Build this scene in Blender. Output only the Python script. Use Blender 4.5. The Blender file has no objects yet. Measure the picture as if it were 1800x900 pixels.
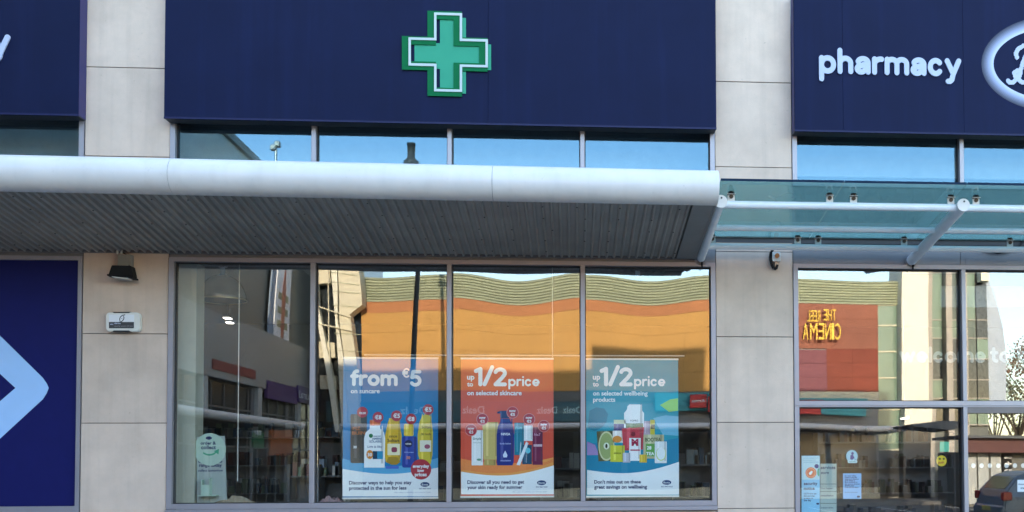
import bpy, bmesh, math, random
from mathutils import Vector, Matrix
random.seed(7)
SC = bpy.context.scene
COL = SC.collection

# ------------------------------------------------------------------ camera
F, PPX, PPY = 1800.0, 1138.8, 757.3
CAM = Vector((0.0, -12.0, 1.6))
FW = Vector((0.07257237, 0.99682601, 0.03272843))
RT = Vector((0.99736157, -0.07247487, -0.00415719))
UP = Vector((0.001772, -0.03294377, 0.99945564))
cd = bpy.data.cameras.new('camera'); cam = bpy.data.objects.new('camera', cd); COL.objects.link(cam)
cam.matrix_world = Matrix(((RT.x, UP.x, -FW.x, CAM.x), (RT.y, UP.y, -FW.y, CAM.y), (RT.z, UP.z, -FW.z, CAM.z), (0, 0, 0, 1)))
cd.sensor_width = 36.0; cd.lens = 36.0; cd.clip_start = 0.1; cd.clip_end = 2000
cd.shift_x = (900 - PPX) / 1800; cd.shift_y = (PPY - 450) / 1800
SC.camera = cam

# ------------------------------------------------------------------ light
SUN_EL, SUN_AZ = 15.0, 0.5            # degrees; azimuth from +Y towards +X
W = bpy.data.worlds.new('World'); SC.world = W; W.use_nodes = True
nt = W.node_tree; bg = nt.nodes['Background']
sky = nt.nodes.new('ShaderNodeTexSky'); sky.sky_type = 'NISHITA'; sky.sun_disc = False
sky.sun_elevation = math.radians(SUN_EL); sky.sun_rotation = math.radians(SUN_AZ)
sky.air_density = 1.0; sky.dust_density = 0.7; sky.ozone_density = 1.2
nt.links.new(sky.outputs[0], bg.inputs[0]); bg.inputs[1].default_value = 0.14
sl = bpy.data.lights.new('sun', 'SUN'); sl.energy = 2.1; sl.angle = math.radians(0.5); sl.color = (1.0, 0.86, 0.66)
sun = bpy.data.objects.new('sun', sl); COL.objects.link(sun)
sd = Vector((math.sin(math.radians(SUN_AZ)) * math.cos(math.radians(SUN_EL)), math.cos(math.radians(SUN_AZ)) * math.cos(math.radians(SUN_EL)), math.sin(math.radians(SUN_EL))))
sun.rotation_euler = sd.to_track_quat('Z', 'Y').to_euler(); sun.location = (0, 10, 30)
SC.view_settings.view_transform = 'Standard'; SC.view_settings.look = 'None'
SC.view_settings.exposure = 3.25; SC.view_settings.gamma = 1.0
try:
    SC.cycles.max_bounces = 10; SC.cycles.glossy_bounces = 5; SC.cycles.transparent_max_bounces = 16
    SC.cycles.caustics_reflective = False; SC.cycles.caustics_refractive = False
    SC.cycles.sample_clamp_indirect = 4.0
except Exception: pass

# ------------------------------------------------------------------ picture -> place helpers
GY = 0.07                                   # depth of the shop glass behind the stone face
def ray(px, py):
    return FW + RT * ((px - PPX) / F) - UP * ((py - PPY) / F)
def P(px, py, Y=0.0):                       # point of the plane y = Y seen at that spot of the photograph
    d = ray(px, py); t = (Y - CAM.y) / d.y
    p = CAM + d * t; return p.x, p.z
def M(px, py, V):                           # the same for something mirrored in the glass, V metres behind it
    return P(px, py, V)
def RY(V): return 2 * GY - V                # real y of a thing mirrored at depth V
def MX(px, py, X):                          # mirrored point of the plane x = X -> (real y, z)
    d = ray(px, py); t = (X - CAM.x) / d.x
    p = CAM + d * t; return RY(p.y), p.z

# ------------------------------------------------------------------ materials
def lin(c): return c / 12.92 if c <= 0.04045 else ((c + 0.055) / 1.055) ** 2.4
def S(h):
    h = h.lstrip('#'); return tuple(lin(int(h[i:i + 2], 16) / 255) for i in (0, 2, 4))
MATS = {}
def mat(name, col, rough=0.6, metal=0.0, var=0.08, scale=6.0, bump=0.0, bscale=40.0, spec=0.5, stretch=(1, 1, 1), rnd=0.0, speck=0.0, drip=0.0):
    if name in MATS: return MATS[name]
    m = bpy.data.materials.new(name); m.use_nodes = True; n = m.node_tree.nodes; l = m.node_tree.links
    b = n['Principled BSDF']; b.inputs['Roughness'].default_value = rough; b.inputs['Metallic'].default_value = metal
    b.inputs['Specular IOR Level'].default_value = spec
    tc = n.new('ShaderNodeTexCoord'); mp = n.new('ShaderNodeMapping'); mp.inputs['Scale'].default_value = stretch
    geo = n.new('ShaderNodeNewGeometry')
    l.new(geo.outputs['Position'], mp.inputs['Vector'])
    nz = n.new('ShaderNodeTexNoise'); nz.inputs['Scale'].default_value = scale; nz.inputs['Detail'].default_value = 6; nz.inputs['Roughness'].default_value = 0.62
    l.new(mp.outputs[0], nz.inputs['Vector'])
    mr = n.new('ShaderNodeMapRange'); mr.inputs['From Min'].default_value = 0.3; mr.inputs['From Max'].default_value = 0.7
    mr.inputs['To Min'].default_value = 1 - var; mr.inputs['To Max'].default_value = 1 + var
    l.new(nz.outputs['Fac'], mr.inputs['Value'])
    val = mr.outputs[0]
    def mul(a, bb):
        x = n.new('ShaderNodeMath'); x.operation = 'MULTIPLY'; l.new(a, x.inputs[0])
        if isinstance(bb, float): x.inputs[1].default_value = bb
        else: l.new(bb, x.inputs[1])
        return x.outputs[0]
    if rnd:
        oi = n.new('ShaderNodeObjectInfo'); r2 = n.new('ShaderNodeMapRange')
        r2.inputs['To Min'].default_value = 1 - rnd; r2.inputs['To Max'].default_value = 1 + rnd
        l.new(oi.outputs['Random'], r2.inputs['Value']); val = mul(val, r2.outputs[0])
    if speck:
        n2 = n.new('ShaderNodeTexNoise'); n2.inputs['Scale'].default_value = 22; n2.inputs['Detail'].default_value = 3
        l.new(geo.outputs['Position'], n2.inputs['Vector'])
        r3 = n.new('ShaderNodeMapRange'); r3.inputs['From Min'].default_value = 0.68; r3.inputs['From Max'].default_value = 0.76
        r3.inputs['To Min'].default_value = 1.0; r3.inputs['To Max'].default_value = 1 - speck
        l.new(n2.outputs['Fac'], r3.inputs['Value']); val = mul(val, r3.outputs[0])
    if drip:
        m4 = n.new('ShaderNodeMapping'); m4.inputs['Scale'].default_value = (9, 9, 0.5); l.new(geo.outputs['Position'], m4.inputs['Vector'])
        n4 = n.new('ShaderNodeTexNoise'); n4.inputs['Scale'].default_value = 1; n4.inputs['Detail'].default_value = 4; l.new(m4.outputs[0], n4.inputs['Vector'])
        r4 = n.new('ShaderNodeMapRange'); r4.inputs['From Min'].default_value = 0.5; r4.inputs['From Max'].default_value = 0.75
        r4.inputs['To Min'].default_value = 1.0; r4.inputs['To Max'].default_value = 1 - drip
        l.new(n4.outputs['Fac'], r4.inputs['Value']); val = mul(val, r4.outputs[0])
    mx = n.new('ShaderNodeVectorMath'); mx.operation = 'SCALE'; mx.inputs[0].default_value = col[:3]
    l.new(val, mx.inputs['Scale']); l.new(mx.outputs[0], b.inputs['Base Color'])
    if bump:
        nb = n.new('ShaderNodeTexNoise'); nb.inputs['Scale'].default_value = bscale; nb.inputs['Detail'].default_value = 4
        l.new(geo.outputs['Position'], nb.inputs['Vector'])
        bp = n.new('ShaderNodeBump'); bp.inputs['Strength'].default_value = bump; bp.inputs['Distance'].default_value = 0.01
        l.new(nb.outputs['Fac'], bp.inputs['Height']); l.new(bp.outputs[0], b.inputs['Normal'])
    MATS[name] = m; return m
def glass_mat(name, ior, tint, gtint=(1, 1, 1), rough=0.0, wave=0.0):
    m = bpy.data.materials.new(name); m.use_nodes = True; n = m.node_tree.nodes; l = m.node_tree.links
    n.remove(n['Principled BSDF'])
    fr = n.new('ShaderNodeFresnel'); gb = n.new('ShaderNodeNewGeometry'); mi = n.new('ShaderNodeMapRange')   # same index from either side of a pane
    mi.inputs['To Min'].default_value = ior; mi.inputs['To Max'].default_value = 1.0 / ior
    l.new(gb.outputs['Backfacing'], mi.inputs['Value']); l.new(mi.outputs[0], fr.inputs['IOR'])
    tr = n.new('ShaderNodeBsdfTransparent'); tr.inputs[0].default_value = (*tint, 1)
    gl = n.new('ShaderNodeBsdfAnisotropic'); gl.inputs['Color'].default_value = (*gtint, 1); gl.inputs['Roughness'].default_value = rough
    if wave:
        geo = n.new('ShaderNodeNewGeometry'); mp = n.new('ShaderNodeMapping'); mp.inputs['Scale'].default_value = (1.1, 1, 2.2)
        l.new(geo.outputs['Position'], mp.inputs['Vector'])
        nb = n.new('ShaderNodeTexNoise'); nb.inputs['Scale'].default_value = 1.6; nb.inputs['Detail'].default_value = 1.5
        l.new(mp.outputs[0], nb.inputs['Vector'])
        bp = n.new('ShaderNodeBump'); bp.inputs['Strength'].default_value = 1.0; bp.inputs['Distance'].default_value = wave
        l.new(nb.outputs['Fac'], bp.inputs['Height']); l.new(bp.outputs[0], gl.inputs['Normal'])
    mx = n.new('ShaderNodeMixShader'); l.new(fr.outputs[0], mx.inputs[0]); l.new(tr.outputs[0], mx.inputs[1]); l.new(gl.outputs[0], mx.inputs[2])
    l.new(mx.outputs[0], n['Material Output'].inputs['Surface'])
    MATS[name] = m; return m
def film_mat(name, col, alpha):
    m = bpy.data.materials.new(name); m.use_nodes = True; b = m.node_tree.nodes['Principled BSDF']
    b.inputs['Base Color'].default_value = (*col, 1); b.inputs['Alpha'].default_value = alpha; b.inputs['Roughness'].default_value = 0.5
    MATS[name] = m; return m

STONE = mat('limestone', (0.58, 0.45, 0.36), 0.8, var=0.12, scale=2.1, bump=0.15, bscale=90, rnd=0.06, speck=0.2, drip=0.10, spec=0.3)
JOINT = mat('joint_dark', (0.10, 0.09, 0.085), 0.9)
NAVY = mat('navy_sign_face', (0.0046, 0.0082, 0.036), 0.6, var=0.10, scale=1.6, bump=0.03, bscale=120, spec=0.10, drip=-0.22)
NAVYR = mat('navy_return_lit', (0.022, 0.021, 0.115), 0.4, spec=0.4)  # sky light on the side return put into a brighter, purpler navy
NAVYT = mat('navy_trim', (0.008, 0.011, 0.055), 0.5, spec=0.2)
NAVYV = mat('navy_vinyl', (0.009, 0.011, 0.085), 0.45, var=0.04, spec=0.1)
PALEBL = mat('pale_blue_vinyl', (0.33, 0.52, 0.80), 0.4, var=0.02)
LETTER = mat('letter_white', (0.42, 0.46, 0.60), 0.5, var=0.03, spec=0.15)
ALU = mat('grey_aluminium', (0.29, 0.272, 0.295), 0.4, 0.35, var=0.06, scale=3, spec=0.5)
ALUD = mat('dark_aluminium', (0.17, 0.165, 0.17), 0.45, 0.3, var=0.06)
GASK = mat('gasket', (0.015, 0.015, 0.017), 0.6)
WHITE = mat('white_coated_metal', (0.68, 0.64, 0.605), 0.42, var=0.06, scale=2.2, spec=0.45, speck=0.10, drip=0.07)
WHITE2 = mat('white_tube_paint', (0.74, 0.77, 0.80), 0.35, var=0.05, scale=5, spec=0.5, speck=0.12)
SOFF = mat('grey_corrugated_metal', (0.31, 0.275, 0.24), 0.5, 0.0, var=0.16, scale=2, spec=0.4)
SOFFD = mat('grey_plate', (0.20, 0.19, 0.18), 0.5, 0.0, var=0.06)
DGREEN = mat('dark_green', (0.006, 0.125, 0.045), 0.6, var=0.03, spec=0.05)
PGREEN = mat('pale_green', (0.045, 0.29, 0.18), 0.6, var=0.03, spec=0.05)
CWHITE = mat('cross_white', (0.46, 0.52, 0.51), 0.5, var=0.02, spec=0.15)
STEEL = mat('steel', (0.35, 0.34, 0.33), 0.35, 0.8)
RUST = mat('rusty_bolt', (0.09, 0.055, 0.035), 0.7, 0.3, var=0.4, scale=60)
BLACK = mat('black_plastic', (0.009, 0.009, 0.010), 0.65, spec=0.2)
WPLAS = mat('white_plastic', (0.68, 0.66, 0.60), 0.45, var=0.04)
DGREY = mat('dark_grey_print', (0.035, 0.035, 0.04), 0.5)
MGREY = mat('mid_grey', (0.22, 0.22, 0.22), 0.6)
INT = mat('interior_wall', (0.045, 0.043, 0.04), 0.8)
INTF = mat('interior_floor', (0.03, 0.029, 0.028), 0.5)
BEIGE = mat('interior_column', (0.46, 0.46, 0.37), 0.8, var=0.05)
ASPH = mat('asphalt', (0.05, 0.05, 0.052), 0.9, var=0.2, scale=3, bump=0.3, bscale=90)
PAVE = mat('paving', (0.42, 0.40, 0.37), 0.85, var=0.12, rnd=0.06)
KERB = mat('kerb', (0.33, 0.32, 0.30), 0.85, var=0.1)
LINEW = mat('road_paint', (0.75, 0.75, 0.72), 0.7, var=0.1)
PANE = glass_mat('shop_glass', 1.82, (0.985, 0.992, 0.985))
PANEUP = glass_mat('upper_glass', 2.4, (0.80, 0.86, 0.9), (0.23, 0.37, 0.45))
PANEDOOR = glass_mat('door_glass', 1.9, (0.975, 0.985, 0.98))
CANGL = glass_mat('canopy_glass', 1.5, (0.46, 0.65, 0.64))
def _dust():
    n = CANGL.node_tree.nodes; l = CANGL.node_tree.links
    old = n['Material Output'].inputs['Surface'].links[0].from_socket
    tl = n.new('ShaderNodeBsdfTranslucent'); tl.inputs[0].default_value = (0.44, 0.58, 0.53, 1)
    df = n.new('ShaderNodeBsdfDiffuse'); df.inputs[0].default_value = (0.36, 0.46, 0.41, 1)
    ad = n.new('ShaderNodeMixShader'); ad.inputs[0].default_value = 0.35; l.new(tl.outputs[0], ad.inputs[1]); l.new(df.outputs[0], ad.inputs[2])
    geo = n.new('ShaderNodeNewGeometry'); nz = n.new('ShaderNodeTexNoise'); nz.inputs['Scale'].default_value = 2.5; nz.inputs['Detail'].default_value = 5
    l.new(geo.outputs['Position'], nz.inputs['Vector'])
    mr = n.new('ShaderNodeMapRange'); mr.inputs['To Min'].default_value = 0.14; mr.inputs['To Max'].default_value = 0.40; l.new(nz.outputs['Fac'], mr.inputs['Value'])
    m2 = n.new('ShaderNodeMixShader'); l.new(mr.outputs[0], m2.inputs[0]); l.new(old, m2.inputs[1]); l.new(ad.outputs[0], m2.inputs[2])
    l.new(m2.outputs[0], n['Material Output'].inputs['Surface'])
_dust()
EDGE = mat('glass_edge', (0.006, 0.02, 0.045), 0.6, spec=0.1)

# ------------------------------------------------------------------ mesh builder
WLOC = {}
class G:
    def __init__(s): s.v = []; s.f = []; s.sm = []
    def face(s, pts, smooth=False):
        i = len(s.v); s.v += [tuple(p) for p in pts]; s.f.append(list(range(i, i + len(pts)))); s.sm.append(smooth); return s
    def box(s, x0, x1, y0, y1, z0, z1):
        if x0 > x1: x0, x1 = x1, x0
        if y0 > y1: y0, y1 = y1, y0
        if z0 > z1: z0, z1 = z1, z0
        i = len(s.v)
        s.v += [(x0, y0, z0), (x1, y0, z0), (x1, y1, z0), (x0, y1, z0), (x0, y0, z1), (x1, y0, z1), (x1, y1, z1), (x0, y1, z1)]
        for q in ((0, 3, 2, 1), (4, 5, 6, 7), (0, 1, 5, 4), (1, 2, 6, 5), (2, 3, 7, 6), (3, 0, 4, 7)):
            s.f.append([i + k for k in q]); s.sm.append(False)
        return s
    def prism(s, pts, a0, a1, axis='y'):      # pts (u,w): axis y -> (x,z); x -> (y,z); z -> (x,y)
        def mk(p, a): return (p[0], a, p[1]) if axis == 'y' else ((a, p[0], p[1]) if axis == 'x' else (p[0], p[1], a))
        n = len(pts); i = len(s.v)
        s.v += [mk(p, a0) for p in pts] + [mk(p, a1) for p in pts]
        s.f.append([i + k for k in range(n)]); s.sm.append(False)
        s.f.append([i + n + k for k in range(n)][::-1]); s.sm.append(False)
        for k in range(n):
            k2 = (k + 1) % n; s.f.append([i + k2, i + k, i + n + k, i + n + k2]); s.sm.append(False)
        return s
    def tube(s, p0, p1, r, n=14, r1=None, caps=True):
        p0 = Vector(p0); p1 = Vector(p1); d = (p1 - p0).normalized(); r1 = r if r1 is None else r1
        a = d.orthogonal().normalized(); b = d.cross(a)
        R0 = [p0 + (a * math.cos(2 * math.pi * k / n) + b * math.sin(2 * math.pi * k / n)) * r for k in range(n)]
        R1 = [p1 + (a * math.cos(2 * math.pi * k / n) + b * math.sin(2 * math.pi * k / n)) * r1 for k in range(n)]
        i = len(s.v); s.v += [tuple(q) for q in R0 + R1]
        for k in range(n):
            k2 = (k + 1) % n; s.f.append([i + k, i + k2, i + n + k2, i + n + k]); s.sm.append(True)
        if caps: s.face(R0[::-1]); s.face(R1)
        return s
    def path(s, pts, r, n=8):
        for a, b in zip(pts, pts[1:]): s.tube(a, b, r, n)
        return s
    def lathe(s, c, prof, n=28):              # prof (r,z) about a vertical axis
        i = len(s.v)
        for r, z in prof:
            s.v += [(c[0] + r * math.cos(2 * math.pi * k / n), c[1] + r * math.sin(2 * math.pi * k / n), c[2] + z) for k in range(n)]
        for j in range(len(prof) - 1):
            for k in range(n):
                k2 = (k + 1) % n; s.f.append([i + j * n + k, i + j * n + k2, i + (j + 1) * n + k2, i + (j + 1) * n + k]); s.sm.append(True)
        return s
    def build(s, name, m, parent=None, bevel=0.0, fix=True, seg=1):
        o0 = WLOC.get(parent.name, Vector()) if parent else Vector()
        me = bpy.data.meshes.new(name)
        me.from_pydata([(v[0] - o0.x, v[1] - o0.y, v[2] - o0.z) for v in s.v], [], s.f)
        for p, q in zip(me.polygons, s.sm): p.use_smooth = q
        if fix or bevel:
            bm = bmesh.new(); bm.from_mesh(me)
            if fix: bmesh.ops.recalc_face_normals(bm, faces=bm.faces)
            if bevel:
                bmesh.ops.bevel(bm, geom=[e for e in bm.edges if len(e.link_faces) == 2 and e.calc_face_angle(0) > 0.6], offset=bevel, segments=seg, affect='EDGES', clamp_overlap=True)
            bm.to_mesh(me); bm.free()
        me.materials.append(m)
        o = bpy.data.objects.new(name, me); COL.objects.link(o)
        if parent: o.parent = parent
        WLOC[o.name] = o0
        return o
def tag(o, label=None, cat=None, group=None, kind=None):
    if label: o['label'] = label
    if cat: o['category'] = cat
    if group: o['group'] = group
    if kind: o['kind'] = kind
    return o
def thing(name, label, cat, loc=(0, 0, 0), group=None):
    o = bpy.data.objects.new(name, None); COL.objects.link(o); o.location = loc; o.empty_display_size = 0.2
    WLOC[o.name] = Vector(loc); return tag(o, label, cat, group)
def box(name, m, parent, *a, bevel=0.0): return G().box(*a).build(name, m, parent, bevel=bevel)

# flat print: a polygon in photo pixels laid on the plane y = Y
def flat(name, pts, Y, m, parent, th=0.0):
    q = [P(x, y, Y) for x, y in pts]
    if th: return G().prism(q, Y, Y + th).build(name, m, parent)
    return G().face([(a, Y, b) for a, b in q]).build(name, m, parent, fix=False) if area(q) > 0 else G().face([(a, Y, b) for a, b in q[::-1]]).build(name, m, parent, fix=False)
def area(q): return sum(q[i][0] * q[(i + 1) % len(q)][1] - q[(i + 1) % len(q)][0] * q[i][1] for i in range(len(q)))
def rect(x0, y0, x1, y1): return [(x0, y0), (x1, y0), (x1, y1), (x0, y1)]
def rrect(x0, y0, x1, y1, r, n=5):
    o = []
    for cx, cy, a in ((x1 - r, y0 + r, -90), (x1 - r, y1 - r, 0), (x0 + r, y1 - r, 90), (x0 + r, y0 + r, 180)):
        o += [(cx + r * math.cos(math.radians(a + 90 * k / n)), cy + r * math.sin(math.radians(a + 90 * k / n))) for k in range(n + 1)]
    return o
def ell(cx, cy, rx, ry, n=28, a0=0, a1=360):
    k = n if a1 - a0 == 360 else n + 1
    return [(cx + rx * math.cos(math.radians(a0 + (a1 - a0) * i / n)), cy + ry * math.sin(math.radians(a0 + (a1 - a0) * i / n))) for i in range(k)]

# lettering from the built-in font; frame = (origin, direction of writing); width in metres
def text(name, s, origin, width, m, parent, bold=0.0, xd=(1, 0, 0), thick=0.0, height=None, align='l', italic=0.0):
    cu = bpy.data.curves.new('t', 'FONT'); cu.body = s; cu.offset = bold; cu.extrude = 0.0; cu.shear = italic; cu.resolution_u = 3
    to = bpy.data.objects.new('t', cu); COL.objects.link(to)
    dg = bpy.context.evaluated_depsgraph_get(); dg.update()
    me = bpy.data.meshes.new_from_object(to.evaluated_get(dg))
    bpy.data.objects.remove(to); bpy.data.curves.remove(cu)
    xs = [v.co.x for v in me.vertices] or [0, 1]; ys = [v.co.y for v in me.vertices] or [0, 1]
    sx = width / (max(xs) - min(xs)); sz = sx if height is None else height / (max(ys) - min(ys))
    x0 = min(xs) if align == 'l' else (min(xs) + max(xs)) / 2
    o0 = WLOC.get(parent.name, Vector()) if parent else Vector()
    xd = Vector(xd); og = Vector(origin) - o0
    for v in me.vertices:
        p = og + xd * ((v.co.x - x0) * sx) + Vector((0, 0, 1)) * (v.co.y * sz); v.co = p
    if thick:
        nrm = xd.cross(Vector((0, 0, 1)))
        bm = bmesh.new(); bm.from_mesh(me)
        bmesh.ops.remove_doubles(bm, verts=bm.verts, dist=1e-5)
        r = bmesh.ops.extrude_face_region(bm, geom=bm.faces[:])
        for e in r['geom']:
            if isinstance(e, bmesh.types.BMVert): e.co = e.co + nrm * thick
        bmesh.ops.recalc_face_normals(bm, faces=bm.faces); bm.to_mesh(me); bm.free()
    me.name = name; me.materials.clear(); me.materials.append(m)
    o = bpy.data.objects.new(name, me); COL.objects.link(o)
    if parent: o.parent = parent
    WLOC[o.name] = o0; return o
def ptext(name, s, px, py, wpx, Y, m, parent, bold=0.02, align='l', hpx=None):   # at photo pixels on plane y = Y, py = baseline
    x, z = P(px, py, Y); x2, z2 = P(px + wpx, py, Y)
    h = None if hpx is None else hpx * (12 + Y) / F
    return text(name, s, (x, Y, z), abs(x2 - x), m, parent, bold, align=align, height=h)

# rounded stroke lettering -------------------------------------------------
def arc(cx, cy, rx, ry, a0, a1, n=16): return [(cx + rx * math.cos(math.radians(a0 + (a1 - a0) * i / n)), cy + ry * math.sin(math.radians(a0 + (a1 - a0) * i / n))) for i in range(n + 1)]
def glyph(c, r):
    t = 1 - r
    if c == 'p': w = 1.0; return w, [[(r, t), (r, -0.42 + r)], arc(w / 2, .5, w / 2 - r, .5 - r, 0, 360, 28)]
    if c == 'b': w = 1.0; return w, [[(r, 1.42 - r), (r, r)], arc(w / 2, .5, w / 2 - r, .5 - r, 0, 360, 28)]
    if c == 'o': w = 1.02; return w, [arc(w / 2, .5, w / 2 - r, .5 - r, 0, 360, 28)]
    if c in 'hn': w = .92; return w, [[(r, (1.42 if c == 'h' else 1.0) - r), (r, r)], arc(w / 2, .58, w / 2 - r, t - .58, 180, 0) + [(w - r, r)]]
    if c == 'u': w = .92; return w, [[(r, t)] + arc(w / 2, .42, w / 2 - r, .42 - r, 180, 360), [(w - r, t), (w - r, r)]]
    if c == 'm': w = 1.45; h = (w - 2 * r) / 4; return w, [[(r, t), (r, r)], arc(r + h, .62, h, t - .62, 180, 0) + [(r + 2 * h, r)], arc(r + 3 * h, .62, h, t - .62, 180, 0) + [(w - r, r)]]
    if c == 'r': w = .66; return w, [[(r, t), (r, r)], arc(r + .36, .56, .36, t - .56, 180, 80)]
    if c == 'c': w = .93; return w, [arc(w / 2, .5, w / 2 - r, .5 - r, 42, 318, 26)]
    if c == 'e': w = .98; return w, [[(r, .48), (w - r, .48)], arc(w / 2, .5, w / 2 - r, .5 - r, 0, 310, 28)]
    if c == 'a': w = .94; return w, [arc(w / 2 + .02, .64, w / 2 - r - .02, t - .64, 160, 0) + [(w - r, r)], [(w - r, .56), (.5, .52), (.3, .46)] + arc(.38, .32, .38 - r, .33 - r, 120, 330, 14) + [(w - r, .38)]]
    if c == 'y': w = .98; return w, [[(r, t), (w / 2 + .01, r + .0)], [(w - r, t), (w / 2 + .0, r - .02), (w / 2 - .08, -.17), (w / 2 - .17, -.25), (w / 2 - .3, -.26)]]
    if c == 'f': w = .66; return w, [[(.6 - .02, 1.42 - r), (.5, 1.42 - r), (.37, 1.36 - r), (.30, 1.24 - r), (.29, 1.1 - r), (.29, r)], [(r * .8, t), (.56, t)]]
    if c == 't': w = .66; return w, [[(.29, 1.32 - r), (.29, .36), (.33, .24), (.41, r + .01), (.54, r)], [(r * .8, t), (.55, t)]]
    if c == 'l': w = 2 * r; return w, [[(r, 1.42 - r), (r, r)]]
    if c == 'i': w = 2 * r; return w, [[(r, t), (r, r)], [(r, 1.36 - r * .9), (r, 1.361 - r * .9)]]
    if c == 'w': w = 1.4; return w, [[(r, t), (w * .31, r), (w * .5, t - .08), (w * .69, r), (w - r, t)]]
    if c == 's': w = .84; return w, [arc(w / 2, .5 + .18, w / 2 - r, t - .68, 30, 180, 10) + arc(w / 2, .68, w / 2 - r - .02, .18, 190, 270, 6)[1:] + arc(w / 2, .32, w / 2 - r, .18, 90, 0, 6)[1:] + arc(w / 2, .32, w / 2 - r, .32 - r, 0, -150, 10)[1:]]
    if c == '1': w = .62; return w, [[(r, 1.12), (w - r, 1.42 - r), (w - r, r)]]
    if c == '/': w = .72; return w, [[(w - r * .8, 1.42 - r), (r * .8, r)]]
    if c == '2': w = 1.0; return w, [arc(w / 2, 1.0, w / 2 - r, .42 - r, 165, -25, 16) + [(.62, .62), (.36, .36), (r, r), (w - r, r)]]
    if c == '5': w = 1.0; return w, [[(w - r - .02, 1.42 - r), (r + .14, 1.42 - r), (r + .05, .78)] + arc(w / 2 - .02, .5, w / 2 - r + .02, .5 - r, 125, -145, 22)]
    if c == '€': w = 1.05; return w, [arc(.62, .7, .42, .7 - r, 50, 310, 24), [(.1, .83), (.72, .83)], [(.1, .57), (.68, .57)]]
    return .4, []
def stroke_mesh(strokes, r, res=7.0):
    segs = [(a, b) for s_ in strokes for a, b in zip(s_, s_[1:])]
    xs = [p[0] for s_ in strokes for p in s_]; ys = [p[1] for s_ in strokes for p in s_]
    h = r / res * 2; x0 = min(xs) - r - h; y0 = min(ys) - r - h
    nx = int((max(xs) + r + 2 * h - x0) / h) + 1; ny = int((max(ys) + r + 2 * h - y0) / h) + 1
    pre = [(a[0], a[1], b[0] - a[0], b[1] - a[1], max(1e-9, (b[0] - a[0]) ** 2 + (b[1] - a[1]) ** 2)) for a, b in segs]
    def sd(x, y):
        m = 9.0
        for ax, ay, dx, dy, L in pre:
            t = ((x - ax) * dx + (y - ay) * dy) / L; t = 0 if t < 0 else (1 if t > 1 else t)
            q = (x - ax - dx * t) ** 2 + (y - ay - dy * t) ** 2
            if q < m: m = q
        return math.sqrt(m) - r
    g = [[sd(x0 + i * h, y0 + j * h) for i in range(nx + 1)] for j in range(ny + 1)]
    vid = {}; V = []; Fc = []
    def vert(key, p):
        if key not in vid: vid[key] = len(V); V.append(p)
        return vid[key]
    for j in range(ny):
        for i in range(nx):
            cs = [(i, j), (i + 1, j), (i + 1, j + 1), (i, j + 1)]; d = [g[b][a] for a, b in cs]
            if min(d) >= 0: continue
            poly = []
            for k in range(4):
                a, b = cs[k], cs[(k + 1) % 4]; da, db = d[k], d[(k + 1) % 4]
                if da < 0: poly.append(vert(a, (x0 + a[0] * h, y0 + a[1] * h)))
                if (da < 0) != (db < 0):
                    t = da / (da - db); key = (min(a, b), max(a, b))
                    poly.append(vert(key, (x0 + (a[0] + (b[0] - a[0]) * t) * h, y0 + (a[1] + (b[1] - a[1]) * t) * h)))
            if len(poly) >= 3: Fc.append(poly)
    return V, Fc
GCACHE = {}
def letter(name, c, r, ox, oz, sc, Y, m, parent, thick=0.0, zs_=1.0):
    key = (c, r)
    if key not in GCACHE: GCACHE[key] = stroke_mesh(glyph(c, r)[1], r)
    V, Fc = GCACHE[key]
    return strokes_obj(name, V, Fc, lambda p: (ox + p[0] * sc, oz + p[1] * sc * zs_), Y, m, parent, thick)
def strokes_obj(name, V, Fc, f, Y, m, parent, thick=0.0):
    o0 = WLOC.get(parent.name, Vector())
    bm = bmesh.new(); vs = []
    for p in V:
        q = f(p); vs.append(bm.verts.new((q[0] - o0.x, Y - o0.y, q[1] - o0.z)))
    for fc in Fc: bm.faces.new([vs[k] for k in fc])
    bmesh.ops.dissolve_limit(bm, angle_limit=0.03, verts=bm.verts[:], edges=bm.edges[:])
    if thick:
        bmesh.ops.recalc_face_normals(bm, faces=bm.faces)
        r_ = bmesh.ops.extrude_face_region(bm, geom=bm.faces[:])
        for e in r_['geom']:
            if isinstance(e, bmesh.types.BMVert): e.co.y += thick
        bmesh.ops.recalc_face_normals(bm, faces=bm.faces)
    me = bpy.data.meshes.new(name); bm.to_mesh(me); bm.free(); me.materials.append(m)
    o = bpy.data.objects.new(name, me); COL.objects.link(o); o.parent = parent; WLOC[o.name] = o0
    return o
def stroke_word(s, px, py, wpx, Y, m, parent, r=0.15, gap=0.1, thick=0.0, name='letter', scale=None, zs_=1.0):
    tot = sum((glyph(c, r)[0] if c != ' ' else .45) + gap for c in s) - gap
    x, z = P(px, py, Y); sc = scale or (P(px + wpx, py, Y)[0] - x) / tot
    for c in s:
        if c == ' ': x += (.45 + gap) * sc; continue
        letter(name, c, r, x, z, sc, Y, m, parent, thick, zs_); x += (glyph(c, r)[0] + gap) * sc
    return sc

# ================================================================== SETTING: ground
tag(G().face([(-600, -600, 0), (600, -600, 0), (600, 600, 0), (-600, 600, 0)]).build('ground', ASPH), kind='structure')
tag(box('pavement', PAVE, None, -10.7, 22, -4.2, -0.012, 0.004, 0.14), kind='structure')
tag(box('kerb', KERB, None, -10.7, 22, -4.35, -4.203, 0.004, 0.128), kind='structure')
tag(box('far_pavement', mat('far_paving', (0.11, 0.105, 0.10), .85), None, -10.5, 40, -32, -26, 0.004, 0.14), kind='structure')
mk = G()
for k in range(12): mk.box(-9 + k * 2.5, -8.9 + k * 2.5, -24.5, -20, 0.004, 0.008)
tag(mk.build('parking_marking', LINEW), kind='structure')

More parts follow.
